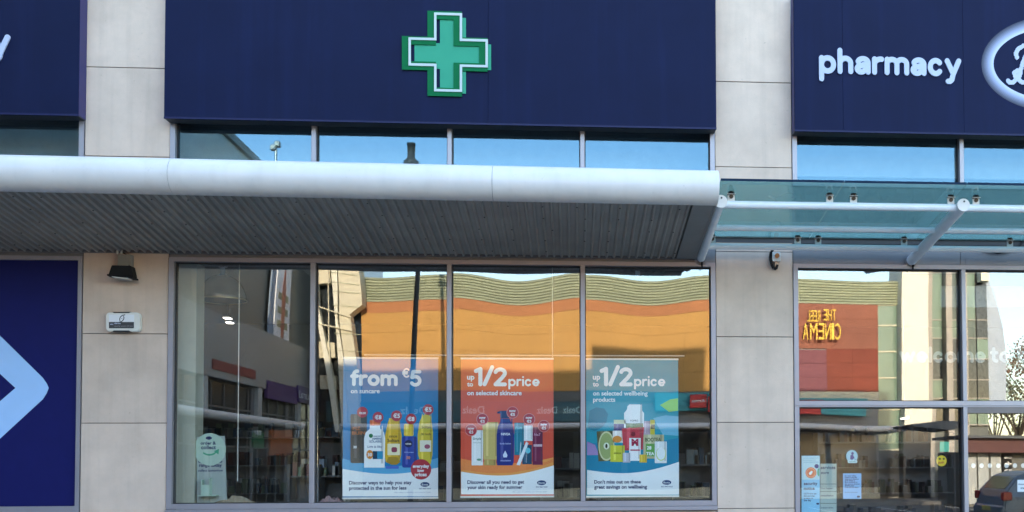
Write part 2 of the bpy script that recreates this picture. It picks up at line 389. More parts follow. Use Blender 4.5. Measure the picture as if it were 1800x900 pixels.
# ================================================================== PHARMACY BUILDING
XL0, XL1, XM1, XM2, XM3, XR0, XR1, XD = -5.552, -4.608, -2.993, -1.438, 0.112, 1.69, 2.618, 4.701
BL = thing('pharmacy_building', 'pale stone retail building with dark blue fascia signs and grey framed shop windows', 'building', (0, 0, 0))
ZJ = [0.14, 1.075, 2.092, 3.109, 4.126, 5.143, 6.171, 7.2, 8.2]
for a, b in ((XL0, XL1), (XR0, XR1)):
    box('pillar_core', JOINT, BL, a + 0.003, b - 0.003, 0.012, 0.30, 0.0, 8.2)
    for k in range(len(ZJ) - 1):
        box('stone_panel', STONE, BL, a + 0.004, b - 0.004, random.uniform(-0.002, 0.002), 0.0115, ZJ[k] + 0.004, ZJ[k + 1] - 0.004, bevel=0.002)
# upper storeys, side and rear walls, roofs (they cast the shade on the buildings opposite)
CLAD = mat('grey_cladding', (0.30, 0.30, 0.30), 0.6)
box('upper_wall', CLAD, BL, -10.5, 1.0, 0.32, 0.6, 8.2, 13.55); box('upper_wall', CLAD, BL, 1.003, 5.6, 0.32, 0.6, 8.2, 14.5); box('upper_wall', CLAD, BL, 5.603, 13.2, 0.32, 0.6, 8.2, 12.75)
box('spandrel', CLAD, BL, -10.5, 13.2, 0.322, 0.6, 5.66, 8.195)
box('roof', CLAD, BL, -10.5, 1.0, 0.603, 20, 13.2, 13.55); box('roof', CLAD, BL, 1.003, 5.6, 0.603, 20, 14.1, 14.5); box('roof', CLAD, BL, 5.603, 13.2, 0.603, 20, 12.4, 12.75)
box('side_wall', CLAD, BL, -10.8, -10.503, 0.32, 20, 0, 13.5); box('side_wall', CLAD, BL, 13.203, 13.5, 0.32, 20, 0, 12.7)
box('rear_wall', CLAD, BL, -10.8, 13.5, 20.003, 20.3, 0, 13.5)
box('shop_rear_wall', INT, BL, -10.4, 13.1, 7.5, 7.8, 0.02, 5.6); box('shop_floor', INTF, BL, -10.4, 13.1, 0.35, 7.49, 0.02, 0.15)
box('shop_ceiling', INT, BL, -10.4, 13.1, 0.605, 7.49, 4.25, 4.55); box('upper_ceiling', INT, BL, -10.4, 13.1, 0.605, 7.49, 5.68, 5.9)
box('window_soffit', ALUD, BL, -9.19, 6.99, 0.022, 0.6, 4.0, 4.9)
box('base_wall', STONE, BL, XL1 + 0.004, XR0 - 0.004, 0.012, 0.34, 0.0, 1.05)
box('base_wall', STONE, BL, -10.4, XL0 - 0.004, 0.012, 0.34, 0.0, 1.05)
box('end_wall', STONE, BL, 7.0, 13.2, 0.02, 0.31, 0.0, 8.19); box('end_wall', STONE, BL, -10.5, -9.2, 0.02, 0.31, 0.0, 8.19)
box('upper_partition', mat('pale_partition', (0.62, 0.62, 0.58), .8), BL, -10.4, 13.1, 0.605, 0.64, 5.22, 5.66)
# window frames ---------------------------------------------------
zt, zs = P(780, 457)[1], P(780, 892)[1]
def frame_bar(win, x0, x1, z0, z1, y0=-0.012, y1=0.10, m=ALU, bevel=0.004, name='frame_bar'):
    box(name, m, win, x0, x1, y0, y1, z0, z1, bevel=bevel)
def ring_frame(name, m, par, o, i, y0, y1):
    g = G(); O = [(o[0], o[2]), (o[1], o[2]), (o[1], o[3]), (o[0], o[3])]; I = [(i[0], i[2]), (i[1], i[2]), (i[1], i[3]), (i[0], i[3])]
    for y in (y0, y1): g.v += [(p[0], y, p[1]) for p in O] + [(p[0], y, p[1]) for p in I]
    for k in range(4):
        k2 = (k + 1) % 4
        g.f += [[k, k2, 4 + k2, 4 + k], [8 + k2, 8 + k, 12 + k, 12 + k2], [k2, k, 8 + k, 8 + k2], [4 + k, 4 + k2, 12 + k2, 12 + k]]; g.sm += [False] * 4
    return g.build(name, m, par)
def make_pane(win, x0, x1, z0, z1, m, A=0.0, wt=None, seed=0, th=0.010):
    nx, nz = 28, 40
    rn = random.Random(seed); ph = [rn.uniform(0, 6.28) for _ in range(4)]
    H = z1 - z0; h = [[0.0] * (nx + 1) for _ in range(nz + 1)]
    for i in range(nx + 1):
        u = i / nx; acc = 0.0
        for j in range(nz + 1):
            v = j / nz; w = 0.18 + 0.82 * max(0, min(1, (v - .55) / .4)) ** 1.5
            t = A * -math.cos(2 * math.pi * (u + 0.06 * math.sin(ph[0]))) * w + A * .22 * math.sin(5.1 * u + 9 * v + ph[1]) * (0.4 + w)
            acc += t * H / nz; h[j][i] = acc
    g = G()
    for side, off in ((0, 0.0), (1, th)):
        i0 = len(g.v)
        for j in range(nz + 1):
            for i in range(nx + 1): g.v.append((x0 + (x1 - x0) * i / nx, GY + off + h[j][i], z0 + H * j / nz))
        for j in range(nz):
            for i in range(nx):
                q = [i0 + j * (nx + 1) + i, i0 + j * (nx + 1) + i + 1, i0 + (j + 1) * (nx + 1) + i + 1, i0 + (j + 1) * (nx + 1) + i]
                g.f.append(q if side == 0 else q[::-1]); g.sm.append(True)
    return g.build('pane', m, win, fix=False)
def glazing(x0, x1, mull, z0, z1, head, sill, m, A=0.0, fw=0.06, mw=0.027, seeds=0, doorbar=None):
    """one window: outer frame object with bars and panes as its pieces"""
    win = ring_frame('window', ALU, BL, (x0 + .004, x1 - .004, z0, z1), (x0 + fw, x1 - fw, z0 + sill, z1 - head), -0.014, 0.10)
    xs = [x0 + fw] + list(mull) + [x1 - fw]
    for k, x in enumerate(mull): frame_bar(win, x - mw, x + mw, z0 + sill + .001, z1 - head - .001, -0.016, name='mullion')
    for k in range(len(xs) - 1):
        a = xs[k] + (mw if k else 0); b = xs[k + 1] - (mw if k < len(xs) - 2 else 0)
        zz0, zz1 = z0 + sill, z1 - head
        ring_frame('gasket', GASK, win, (a + .001, b - .001, zz0 + .001, zz1 - .001), (a + .010, b - .010, zz0 + .011, zz1 - .014), 0.045, 0.068)
        make_pane(win, a + .001, b - .001, zz0, zz1, m, A[k] if isinstance(A, (list, tuple)) else A, seed=seeds + k)
    return win
glazing(XL1, XR0, (XM1, XM2, XM3), zs, zt, 0.05, 0.06, PANE, A=[0.001, 0.0018, 0.0030, 0.0027], seeds=3)
glazing(XL1, XR0, (XM1, XM2, XM3), 4.92, 5.62, 0.03, 0.05, PANEUP, A=0.0, seeds=20)
glazing(-9.2, XL0, (-7.4,), 4.92, 5.62, 0.03, 0.05, PANEUP, seeds=30)
glazing(XR1, 7.0, (XD,), 4.92, 5.62, 0.03, 0.05, PANEUP, seeds=40)
# entrance glazing: transom, upper lights, door leaves below
zdt = P(1540, 705)[1]; zdb = P(1540, 714)[1]; zhead = P(1540, 465)[1]
glazing(XR1, 7.0, (XD,), zdt - 0.055, zhead, 0.05, 0.055, PANEDOOR, A=[0.0007, 0.0009], seeds=51)
glazing(XR1, 7.0, (XD,), 0.145, zdt - 0.060, 0.012, 0.10, PANEDOOR, A=[0.001, 0.001], seeds=61)
box('door_head', mat('brown_bar', (0.16, 0.13, 0.12), 0.5), BL, XD + 0.03, 6.93, -0.008, 0.05, zdt - 0.145, zdt - 0.074)
# metal panels between the canopies and the window heads
zc0, zc1 = zhead + 0.003, 4.22
for a, b in ((XR1 + .004, XD - .03), (XD + .03, 6.99)): box('head_panel', ALUD, BL, a, b, 0.0, 0.019, zc0, zc1, bevel=0.002)
box('head_panel', ALUD, BL, XD - .028, XD + .028, -0.006, 0.019, zc0, zc1)
box('head_panel', ALUD, BL, XL1 + .004, XR0 - .004, 0.0, 0.019, zt + 0.003, 4.3)
box('head_panel', ALUD, BL, -9.2, XL0 - .004, 0.0, 0.019, zt + 0.003, 4.3)
box('sill_ledge', ALU, BL, XL1 - 0.0, XR0, -0.045, 0.011, zs - 0.05, zs - 0.003, bevel=0.004)
for a, b in ((-9.2, XL0 - .004), (XL1 + .004, XR0 - .004), (XR1 + .004, 6.99)): box('wall_strip', ALUD, BL, a, b, 0.004, 0.3, 4.31, 4.915)

# graphic panel in the left window
fr = G(); xq = P(147, 460)[0]
GP = thing('window_graphic', 'dark blue window panel with a large pale blue chevron, left of the alarm box', 'window graphic', (-6.5, 0.0, zs))
gx1 = P(136, 600)[0]
box('panel', NAVYV, GP, -9.1, gx1, 0.02, 0.05, P(60, 890)[1], P(60, 457)[1])
ring_frame('window_surround', ALU, BL, (-9.2, XL0 - .004, zs - .03, zt), (-9.1, gx1 + .002, P(60, 890)[1] - .001, P(60, 457)[1] + .001), -0.014, 0.10)
ap = [(-110, 482), (75, 664)] + [(82, 674), (85.5, 682), (82, 691)] + [(75, 702), (-110, 872), (-110, 800), (27, 682), (-110, 556)]
g = G().prism([P(x, y, 0.016) for x, y in ap], 0.016, 0.0195); g.build('chevron', PALEBL, GP)

# ================================================================== FASCIA SIGNS
SY = -0.18
def fascia(label, x0, x1, zb0, zt0, seams, name='fascia_sign'):
    t = thing(name, label, 'shop sign', ((x0 + x1) / 2, 0, zb0), 'dark blue fascia signs along the shop front')
    xs = [x0] + seams + [x1]
    for a, b in zip(xs, xs[1:]): box('sign_panel', NAVY, t, a + 0.0012, b - 0.0012, SY, SY + 0.03, zb0 + .012, zt0, bevel=0.0015)
    box('backing', NAVYR, t, x0 + .006, x1 - .006, SY + 0.0305, -0.004, zb0 + .02, zt0 - .01)
    box('bottom_trim', NAVYT, t, x0, x1, SY - 0.003, SY + 0.02, zb0 - 0.012, zb0 + .0105)
    box('soffit_board', mat('black_board', (0.045, 0.05, 0.06), 0.5), t, x0 + .004, x1 - .004, SY + .0203, -0.004, zb0 - 0.010, zb0 + .0105)
    return t
ZSB = P(775, 216, SY)[1]
lx1 = P(138, 180, SY)[0]
FL = fascia('left dark blue fascia sign, cut off after the letter y, with an edge coloured purple for sky light', -9.2, lx1, P(90, 201, SY)[1], 7.6, [])
cx0, cx1 = P(289, 120, SY)[0], P(1259, 150, SY)[0]
FC = fascia('wide dark blue fascia sign carrying the green cross', cx0, cx1, ZSB, 7.6, [P(858, 100, SY)[0]])
rx0 = P(1396, 150, SY)[0]
FR = fascia('right dark blue fascia sign with white word pharmacy and oval emblem', rx0, 7.0, P(1600, 233, SY)[1], P(1600, -8, SY)[1], [P(1481, 100, SY)[0], P(1693, 100, SY)[0]])
box('side_return', NAVYR, FL, lx1 + .001, P(152, 120, 0)[0] - .002, SY + .01, -0.004, P(90, 201, SY)[1], 7.6)
SCW = stroke_word('pharmacy', 1440, 129, 250, SY - 0.02, LETTER, FR, r=0.145, gap=0.085, thick=0.017, zs_=1.08)
# the left sign repeats the word; only its last letter reaches the picture
tot = sum(glyph(c, .145)[0] + .085 for c in 'pharmacy') - .085
yx, yz = P(17, 95, SY - .02)
x = yx - tot * SCW
for c in 'pharmacy':
    letter('letter', c, 0.145, x, yz, SCW, SY - .02, LETTER, FL, 0.017, 1.08); x += (glyph(c, .145)[0] + .085) * SCW
# oval emblem with printed halo
ecx, ecy = 1852, 112
def annulus(name, r0, r1, Y, m, parent):
    n = 72; A_ = [P(*p, Y) for p in ell(ecx, ecy, *r0, n)]; B_ = [P(*p, Y) for p in ell(ecx, ecy, *r1, n)]
    g = G()
    for k in range(n):
        k2 = (k + 1) % n; g.face([(A_[k][0], Y, A_[k][1]), (A_[k2][0], Y, A_[k2][1]), (B_[k2][0], Y, B_[k2][1]), (B_[k][0], Y, B_[k][1])])
    o = g.build(name, m, parent); return o
halo = []
for k in range(9):
    t = k / 8; f_ = (1 - t) ** 1.4
    c = tuple(0.0056 * (1 - f_) + a * f_ if i == 0 else (0.0095 * (1 - f_) + a * f_ if i == 1 else 0.043 * (1 - f_) + a * f_) for i, a in enumerate((0.40, 0.46, 0.68)))
    annulus('halo_ring', (107 + k * 2.2, 64 + k * 2.2), (107 + (k + 1) * 2.2, 64 + (k + 1) * 2.2), SY - 0.0022, mat('halo_%d' % k, c, 0.45, var=0.02), FR)
annulus('oval_rim', (105.5, 62.5), (107, 64), SY - 0.0024, LETTER, FR)
sw = [[(1772, 141), (1775, 145.5), (1781, 145), (1788, 138), (1794, 124), (1799, 108), (1804, 96)], [(1787.5, 101), (1786, 94), (1790, 85.5), (1799, 80.5), (1812, 80), (1823, 86), (1824, 97), (1816, 104), (1806, 108)],
      [(1806, 108), (1820, 110), (1828, 120), (1824, 136), (1810, 145), (1796, 144), (1786, 137), (1783, 128), (1788, 123.5), (1794, 128), (1791, 137)]]
sw = [[(a, -b) for a, b in s_] for s_ in sw]
V_, F_ = stroke_mesh(sw, 3.0, 4)
strokes_obj('script_letter', V_, F_, lambda p: P(p[0], -p[1], SY - 0.014), SY - 0.014, LETTER, FR, 0.011)

# green cross ------------------------------------------------------
CR = thing('pharmacy_cross', 'green and white layered cross fixed to the wide dark blue sign', 'sign', (P(785, 95, SY)[0], SY, P(785, 168, SY)[1]))
def cross_pts(x0, x1, y0, y1, vx0, vx1, hy0, hy1, sk=0.024):
    q = [(vx0, y0), (vx1, y0), (vx1, hy0), (x1, hy0), (x1, hy1), (vx1, hy1), (vx1, y1), (vx0, y1), (vx0, hy1), (x0, hy1), (x0, hy0), (vx0, hy0)]
    cxm = (x0 + x1) / 2; return [(a, b + sk * (a - cxm) ) for a, b in q]
def ring(name, outer, t, Y0, Y1, m):
    cx = sum(p[0] for p in outer) / 12; cy = sum(p[1] for p in outer) / 12
    sg = [(1, 1), (-1, 1), (-1, 1), (-1, 1), (-1, -1), (-1, -1), (-1, -1), (1, -1), (1, -1), (1, -1), (1, 1), (1, 1)]
    inner = [(p[0] + t * s_[0], p[1] + t * s_[1]) for p, s_ in zip(outer, sg)]
    o = [P(*p, Y0) for p in outer]; i_ = [P(*p, Y0) for p in inner]; n = 12; g = G()
    for k in range(n):
        k2 = (k + 1) % n
        for Y in (Y0, Y1):
            g.face([(o[k][0], Y, o[k][1]), (o[k2][0], Y, o[k2][1]), (i_[k2][0], Y, i_[k2][1]), (i_[k][0], Y, i_[k][1])])
        g.face([(o[k][0], Y0, o[k][1]), (o[k2][0], Y0, o[k2][1]), (o[k2][0], Y1, o[k2][1]), (o[k][0], Y1, o[k][1])])
        g.face([(i_[k][0], Y0, i_[k][1]), (i_[k2][0], Y0, i_[k2][1]), (i_[k2][0], Y1, i_[k2][1]), (i_[k][0], Y1, i_[k][1])])
    bm_ = g; o_ = bm_.build(name, m, CR, fix=False)
    b = bmesh.new(); b.from_mesh(o_.data); bmesh.ops.remove_doubles(b, verts=b.verts, dist=1e-5); bmesh.ops.recalc_face_normals(b, faces=b.faces); b.to_mesh(o_.data); b.free()
    return o_
pale = cross_pts(728.6, 863.2, 30.8, 164, 773.4, 819, 76.5, 121.5)
G().prism([P(*p, SY - .010) for p in pale], SY - .010, SY - .002).build('pale_cross', PGREEN, CR)
dark = cross_pts(706.4, 857, 19.5, 169, 751.3, 812, 65, 124)
ring('dark_outline', dark, 14.8, SY - .022, SY - .012, DGREEN)
wht = cross_pts(718, 857.6, 22.4, 161, 763, 812.3, 67.2, 116.8)
ring('white_outline', wht, 4.2, SY - .032, SY - .0235, CWHITE)

# ================================================================== METAL CANOPY
TY, TZ, TR = -1.85, 4.365, 0.172
TX1 = P(1261, 328, TY)[0]
MC = thing('metal_canopy', 'white round fronted canopy with grey corrugated underside over the shop windows', 'canopy', (-2.5, -0.9, 4.0))
seams = [-9.2, P(295, 310, TY - .15)[0], P(865, 325, TY - .15)[0], TX1]
FALL = 0.0055
def up(x): return 0.012 + (TX1 - x) * FALL
def sof_z(y): return 4.035 + 0.118 * (-y)           # corrugation rises outwards
for a, b in zip(seams, seams[1:]):
    G().tube((a + .002, TY, TZ + up(a)), (b - .002, TY, TZ + up(b)), TR, 48).build('fascia_tube', WHITE, MC)
G().tube((seams[0], TY, TZ + up(seams[0])), (TX1 - .004, TY, TZ + up(TX1)), TR - .004, 40).build('inner_tube', GASK, MC)
per = 0.0875; x = -9.2; xe = P(1208, 350, -1.7)[0]; panels = []
ystart, yend = -0.035, -1.74
k = 0
while x < xe - 0.02:
    n = min(12, int((xe - x) / per + 0.5)) or 1
    prof = []
    for j in range(n):
        b0 = x + j * per
        prof += [(b0, 0.0), (b0 + .036, 0.0), (b0 + .049, -.030), (b0 + .062, -.030), (b0 + .075, 0.0)]
    prof.append((x + n * per, 0.0))
    g = G()
    for (a, za), (b, zb) in zip(prof, prof[1:]):
        g.face([(a, ystart, sof_z(ystart) + za), (b, ystart, sof_z(ystart) + zb), (b, yend, sof_z(yend) + zb), (a, yend, sof_z(yend) + za)])
        g.face([(a, ystart, sof_z(ystart) + za + .004), (b, ystart, sof_z(ystart) + zb + .004), (b, ystart, sof_z(ystart) + zb), (a, ystart, sof_z(ystart) + za)])
    g.v = [(v[0], v[1], v[2] + up(v[0]) * (.3 - .4 * v[1]) + .006) for v in g.v]
    g.build('soffit_panel', SOFF, MC, fix=False)
    if k % 1 == 0:
        rv = G()
        for yy in (-0.25, -0.62, -0.95, -1.3, -1.62):
            for j in range(1, n, 4):
                xx = x + (j + random.choice([0, 1])) * per + .054
                if random.random() < .8: rv.tube((xx, yy, sof_z(yy) - .0295 + up(xx) * (.3 - .4 * yy) + .006), (xx, yy, sof_z(yy) - .036 + up(xx) * (.3 - .4 * yy) + .006), .0085, 6)
        if rv.v: rv.build('rivets', GASK, MC)['kind'] = 'stuff'
    x += n * per; k += 1
xs1 = x
G().face([(xs1 + .002, ystart, sof_z(ystart) - .012), (TX1 - .0, ystart, sof_z(ystart) - .012), (TX1 - .0, yend, sof_z(yend) - .012), (xs1 + .002, yend, sof_z(yend) - .012)]).build('end_strip', SOFFD, MC)
G().prism([(ystart, sof_z(ystart) - .02), (yend, sof_z(yend) - .02), (yend, sof_z(yend) + .2), (ystart, sof_z(ystart) + .3)], TX1 - .018, TX1 - .001, 'x').build('end_plate', SOFFD, MC)
G().prism([(ystart, 4.31), (TY, TZ + TR - .02), (TY, TZ + TR - .05), (ystart, 4.27)], -9.2, TX1 - .02, 'x').build('top_deck', SOFFD, MC)
box('wall_fixing', ALUD, MC, -9.2, TX1 - .02, -0.034, -0.002, 4.03, 4.29)

# ================================================================== GLASS CANOPY
GC = thing('glass_canopy', 'green glass canopy on white tubes over the entrance, right of the metal canopy', 'canopy', (4.2, -0.9, 4.0))
def bz(y): return 4.05 + 0.145 * (-y)
XE = 7.2
bx = [P(1267, 349, -1.66)[0], P(1693, 350, -1.66)[0]]; bx.append(bx[1] * 2 - bx[0])
for xb in bx:
    b = G().tube((xb, -1.66, bz(-1.66)), (xb, -0.0, bz(0) - .01), .062 if xb > 2 else .048, 24).build('beam', WHITE2, GC)
    G().tube((xb, -1.672, bz(-1.66)), (xb, -1.6605, bz(-1.66)), .067, 24).build('end_cap', WHITE, b)
    G().tube((xb + .006, -1.676, bz(-1.66) + .036), (xb + .006, -1.6722, bz(-1.66) + .036), .010, 10).build('bolt_hole', GASK, b)
    G().tube((xb, -.014, bz(0) - .01), (xb, -.003, bz(0) - .01), .085, 24).build('wall_flange', ALUD, b)
    G().path([(xb + .01, -.05, bz(0) - .07), (xb + .01, -.03, bz(0) - .12), (xb + .01, -.02, zhead + .01)], .008).build('drain_cable', BLACK, b)
for yy, rr in ((-1.585, .040), (-0.95, .033), (-.38, .036)):
    segs = [bx[0]] + bx[1:2] + [XE]
    for a, b in zip(segs, segs[1:]): G().tube((a + .03, yy, bz(yy)), (b - .03, yy, bz(yy)), rr, 20).build('rail', WHITE2, GC)
OFF = .135
ps = [TX1 + .03, P(1484, 320, -1.85)[0], P(1699, 320, -1.85)[0], P(1910, 320, -1.85)[0], XE]
for a, b in zip(ps, ps[1:]):
    y0, y1 = -1.86, -0.3
    G().prism([(y0, bz(y0) + OFF), (y1, bz(y1) + OFF), (y1, bz(y1) + OFF + .014), (y0, bz(y0) + OFF + .014)], a + .004, b - .004, 'x').build('glass_pane', CANGL, GC)
    G().prism([(y0 - .004, bz(y0) + OFF - .005), (y0 - .0005, bz(y0) + OFF - .005), (y0 - .0005, bz(y0) + OFF + .019), (y0 - .004, bz(y0) + OFF + .019)], a + .004, b - .004, 'x').build('pane_edge', EDGE, GC)
    G().prism([(y1 + .0005, bz(y1) + OFF - .001), (y1 + .004, bz(y1) + OFF - .001), (y1 + .004, bz(y1) + OFF + .015), (y1 + .0005, bz(y1) + OFF + .015)], a + .004, b - .004, 'x').build('pane_edge', GASK, GC)
def bracket(xc, yy):
    zb = bz(yy) + .03
    br = G().box(xc - .037, xc + .037, yy - .006, yy + .004, zb, zb + .07).build('bracket', WHITE, GC, bevel=.002)
    G().box(xc - .042, xc + .042, yy - .03, yy + .02, zb + .0755, zb + .080).build('clip', STEEL, br)
    G().tube((xc, yy - .004, zb + .0805), (xc, yy - .004, zb + OFF - .031), .030, 12).build('spigot', BLACK, br)
    G().tube((xc, yy - .016, zb + .052), (xc, yy - .0065, zb + .052), .022, 8).build('bolt', RUST, br)
for px in (1285, 1458, 1500, 1671, 1715): bracket(P(px, 335, -1.585)[0], -1.585)
for px in (1252, 1402, 1438, 1589, 1775): bracket(P(px, 420, -.38)[0], -.38)
box('shade_strip', GASK, GC, XR0 - .02, XE, -.006, -.0035, P(1500, 429)[1], P(1500, 420.5)[1])  # dark strip standing in for the shade under the wall channel
box('wall_channel', WHITE2, GC, XR0 - .02, XE, -.05, -.004, P(1500, 420)[1], P(1500, 411)[1])
G().path([(P(1727, 440)[0], -.03, P(1727, 440)[1]), (P(1752, 446)[0], -.03, P(1752, 446)[1]), (P(1785, 440)[0], -.03, P(1785, 440)[1]), (P(1797, 425)[0], -.03, P(1797, 425)[1])], .012).build('cable', BLACK, GC)

# ================================================================== FITTINGS ON THE PILLARS
FLD = thing('floodlight', 'black floodlight on a grey wall box at the top of the left stone pillar', 'floodlight', (P(213, 465)[0], 0, P(213, 465)[1]))
def pb(name, m, par, x0, y0, x1, y1, d0, d1, bevel=0.004):
    Y = (d0) ; a = P(x0, y1, Y); b = P(x1, y0, Y); return box(name, m, par, a[0], b[0], d0, d1, a[1], b[1], bevel=bevel)
pb('wall_box', mat('grey_box', (0.25, 0.24, 0.22), 0.6), FLD, 206, 447, 230, 468, -.09, -.003)
g = G(); Yf = -.20
g.prism([P(196, 466, Yf), P(230, 467, Yf), P(234, 486, Yf), P(190, 483, Yf)], -.20, -.085); g.build('housing', BLACK, FLD, bevel=.006)
g = G(); g.prism([P(188, 481.5, -.215), P(233, 486, -.215), P(233, 489, -.215), P(188, 484.5, -.215)], -.215, -.06); g.build('visor_rim', BLACK, FLD)
g = G(); g.prism([P(194, 484.5, -.205), P(226, 487.6, -.205), P(222, 490.5, -.205), P(198, 487.5, -.205)], -.205, -.08); g.build('lamp_glass', mat('lens', (0.5, 0.5, 0.46), 0.2), FLD)
for px in (210, 217): G().tube((P(px, 445.5)[0], -.05, P(px, 448)[1]), (P(px, 445.5)[0], -.05, P(px, 441)[1]), .012, 8).build('gland', WPLAS, FLD)
G().path([(P(220, 446)[0], -.05, P(220, 446)[1]), (P(231, 452)[0], -.04, P(231, 452)[1]), (P(233, 470)[0], -.09, P(233, 470)[1])], .006, 6).build('cable', BLACK, FLD)
AB = thing('alarm_box', 'white alarm box with dark lettered band on the left stone pillar', 'alarm box', (P(215, 566)[0], 0, P(215, 583)[1]))
Ya = -.075
G().prism([P(*p, Ya) for p in rrect(186, 549, 246, 582.5, 7)], Ya, -.004).build('case', WPLAS, AB, bevel=.008, seg=2)
G().prism([P(*p, Ya - .004) for p in rect(191.5, 553, 235.5, 577)], Ya - .004, Ya + .001).build('label_plate', mat('label_white', (0.72, 0.72, 0.74), 0.4, var=.02), AB)
G().face([(*[(P(x, y, Ya - .0048)[0]), Ya - .0048, P(x, y, Ya - .0048)[1]],) for x, y in [(191.5, 577), (235.5, 577), (235.5, 566), (191.5, 566)]]).build('dark_band', DGREY, AB, fix=False)
sw = [[(a, -b) for a, b in q_] for q_ in ([(219.5, 553.4), (214.5, 554.6), (211.4, 557.6), (210.3, 561), (210.8, 564)], [(209, 566.6), (214, 565), (217, 562), (218, 558.6), (217.3, 556)], [(214.2, 560), (214.3, 560.1)])]
V_, F_ = stroke_mesh(sw, .75, 3); strokes_obj('emblem', V_, F_, lambda p: P(p[0], -p[1], Ya - .0052), Ya - .0052, DGREY, AB)
ptext('maker_name', 'ARC', 193.5, 571, 6, Ya - .0055, LETTER, AB, .04); ptext('maker_name', 'alarms', 201, 569.5, 11, Ya - .0055, LETTER, AB, .03)
ptext('small_print', 'security systems 24 hour', 201, 574, 33, Ya - .0055, MGREY, AB, .02)
for yy, s_ in ((548.5, 1), (583, -1)): G().prism([P(x, y, Ya + .01) for x, y in [(198, yy), (230, yy), (227, yy + 2 * s_), (201, yy + 2 * s_)]], Ya - .002, -.01).build('vent_slot', GASK, AB)
SWB = thing('isolator_switch', 'small white wall switch with orange knob and black cable loop on the right stone pillar', 'switch', (P(1365, 452)[0], 0, P(1365, 465)[1]))
pb('case', WPLAS, SWB, 1358, 443, 1372, 459, -.07, -.003)
a = P(1366, 449.5, -.075); G().tube((a[0], -.09, a[1]), (a[0], -.0705, a[1]), .028, 14).build('knob', mat('orange_knob', (0.55, 0.16, 0.03), 0.4), SWB)
pb('gland', STEEL, SWB, 1362, 459.5, 1367, 467, -.05, -.01, .002)
G().path([(P(x, y)[0], -.045, P(x, y)[1]) for x, y in [(1357, 440), (1353.5, 447), (1353, 456), (1355, 466), (1359, 473), (1363, 474), (1365, 467)]], .017, 8).build('cable', BLACK, SWB)
#PART2

# ================================================================== INTERIOR BEHIND THE WINDOW
a = P(311, 600, .35)[0]; b = P(344, 600, .35)[0]
box('interior_column', BEIGE, BL, a - .25, b, .36, .62, .151, 4.24)
ROD = mat('bright_rod', (0.62, 0.62, 0.58), 0.35, 0.3)
def rod(label, px, y0, y1, Y=.33):
    p = P(px, y0, Y); q = P(px - 1, y1, Y)
    o = G().tube((p[0], Y, p[1]), (p[0], Y, q[1]), .0055, 8).build('hanging_rod', ROD)
    tag(o, label, 'rod')
rod('thin pale rod hanging behind the first window pane beside the pendant lamp', 421, 464, 846)
rod('thin pale rod hanging above the orange poster', 971, 470, 628)
PL = thing('pendant_lamp', 'dark dome pendant lamp hanging inside the first window pane', 'pendant lamp', (P(391, 500, 1.0)[0], 1.0, P(391, 520, 1.0)[1]))
lx, lz = P(391, 528, 1.0); k_ = 13 / F
dm = glass_mat('smoked_dome', 1.8, (0.45, 0.5, 0.52), (0.9, 0.95, 1))
prof = [(39 * k_, 0), (39.5 * k_, 2 * k_), (38 * k_, 12 * k_), (33 * k_, 25 * k_), (24 * k_, 36 * k_), (13 * k_, 42 * k_), (7 * k_, 44 * k_)]
G().lathe((lx, 1.0, lz), prof, 36).build('dome_shade', mat('dome_dark', (0.09, 0.11, 0.12), .18, spec=.8), PL, fix=False)
G().lathe((lx, 1.0, lz), [(39.8 * k_, -1.2 * k_), (40.3 * k_, 0), (39.8 * k_, 1.5 * k_)], 36).build('rim', mat('brass_rim', (0.4, 0.36, 0.25), 0.3, .8), PL, fix=False)
G().lathe((lx, 1.0, lz), [(7 * k_, 44 * k_), (3.5 * k_, 48 * k_), (3.5 * k_, 57 * k_), (8 * k_, 58 * k_), (8 * k_, 61 * k_), (0.1, 61.2 * k_)], 16).build('fitting', mat('bright_fitting', (0.85, 0.88, 0.88), 0.3), PL, fix=False)
G().tube((lx, 1.0, lz + 61 * k_), (lx, 1.0, 4.24), .012, 8).build('cord', BLACK, PL)
sp = P(1121, 482, .8); SPT = thing('spot_fitting', 'small bright ceiling fitting at the top of the fourth pane', 'light fitting', (sp[0], .8, sp[1]))
G().tube((sp[0], .8, sp[1] - .03), (sp[0], .8, sp[1] + .05), .03, 12).build('cap', mat('bright_fitting', (0.85, 0.88, 0.88), 0.3), SPT); G().tube((sp[0], .8, sp[1] + .051), (sp[0], .8, 4.24), .01, 8).build('stem', MGREY, SPT)
rl = P(1000, 625, .42)
o = G().tube((P(640, 625, .42)[0], .42, rl[1] - .002), (P(1203, 625, .42)[0], .42, rl[1]), .008, 8).build('poster_rail', ROD); tag(o, 'thin pale rail running behind the tops of the three posters', 'rail')

def C(h): return mat('print_' + h.strip('#'), S(h), 0.55, var=0.015, spec=0.25)
WH = C('#eef2f2')
def poster(label, cor, base, Y=.26):
    xs = [P(*c, Y) for c in cor]; x0 = (xs[0][0] + xs[3][0]) / 2; x1 = (xs[1][0] + xs[2][0]) / 2
    z1 = (xs[0][1] + xs[1][1]) / 2; z0 = (xs[2][1] + xs[3][1]) / 2
    t = thing('hanging_poster', label, 'poster', ((x0 + x1) / 2, Y, z0), 'posters hanging in the shop window')
    box('sheet', C(base), t, x0, x1, Y, Y + .003, z0 + .02, z1 - .02)
    box('hanging_bar', mat('poster_bar', (0.72, 0.74, 0.72), .4), t, x0 - .004, x1 + .004, Y - .006, Y + .009, z1 - .0198, z1)
    box('hanging_bar', mat('poster_bar', (0.72, 0.74, 0.72), .4), t, x0 - .004, x1 + .004, Y - .006, Y + .009, z0, z0 + .0198)
    return t
def LY(k): return .26 - .0006 * (k + 1)
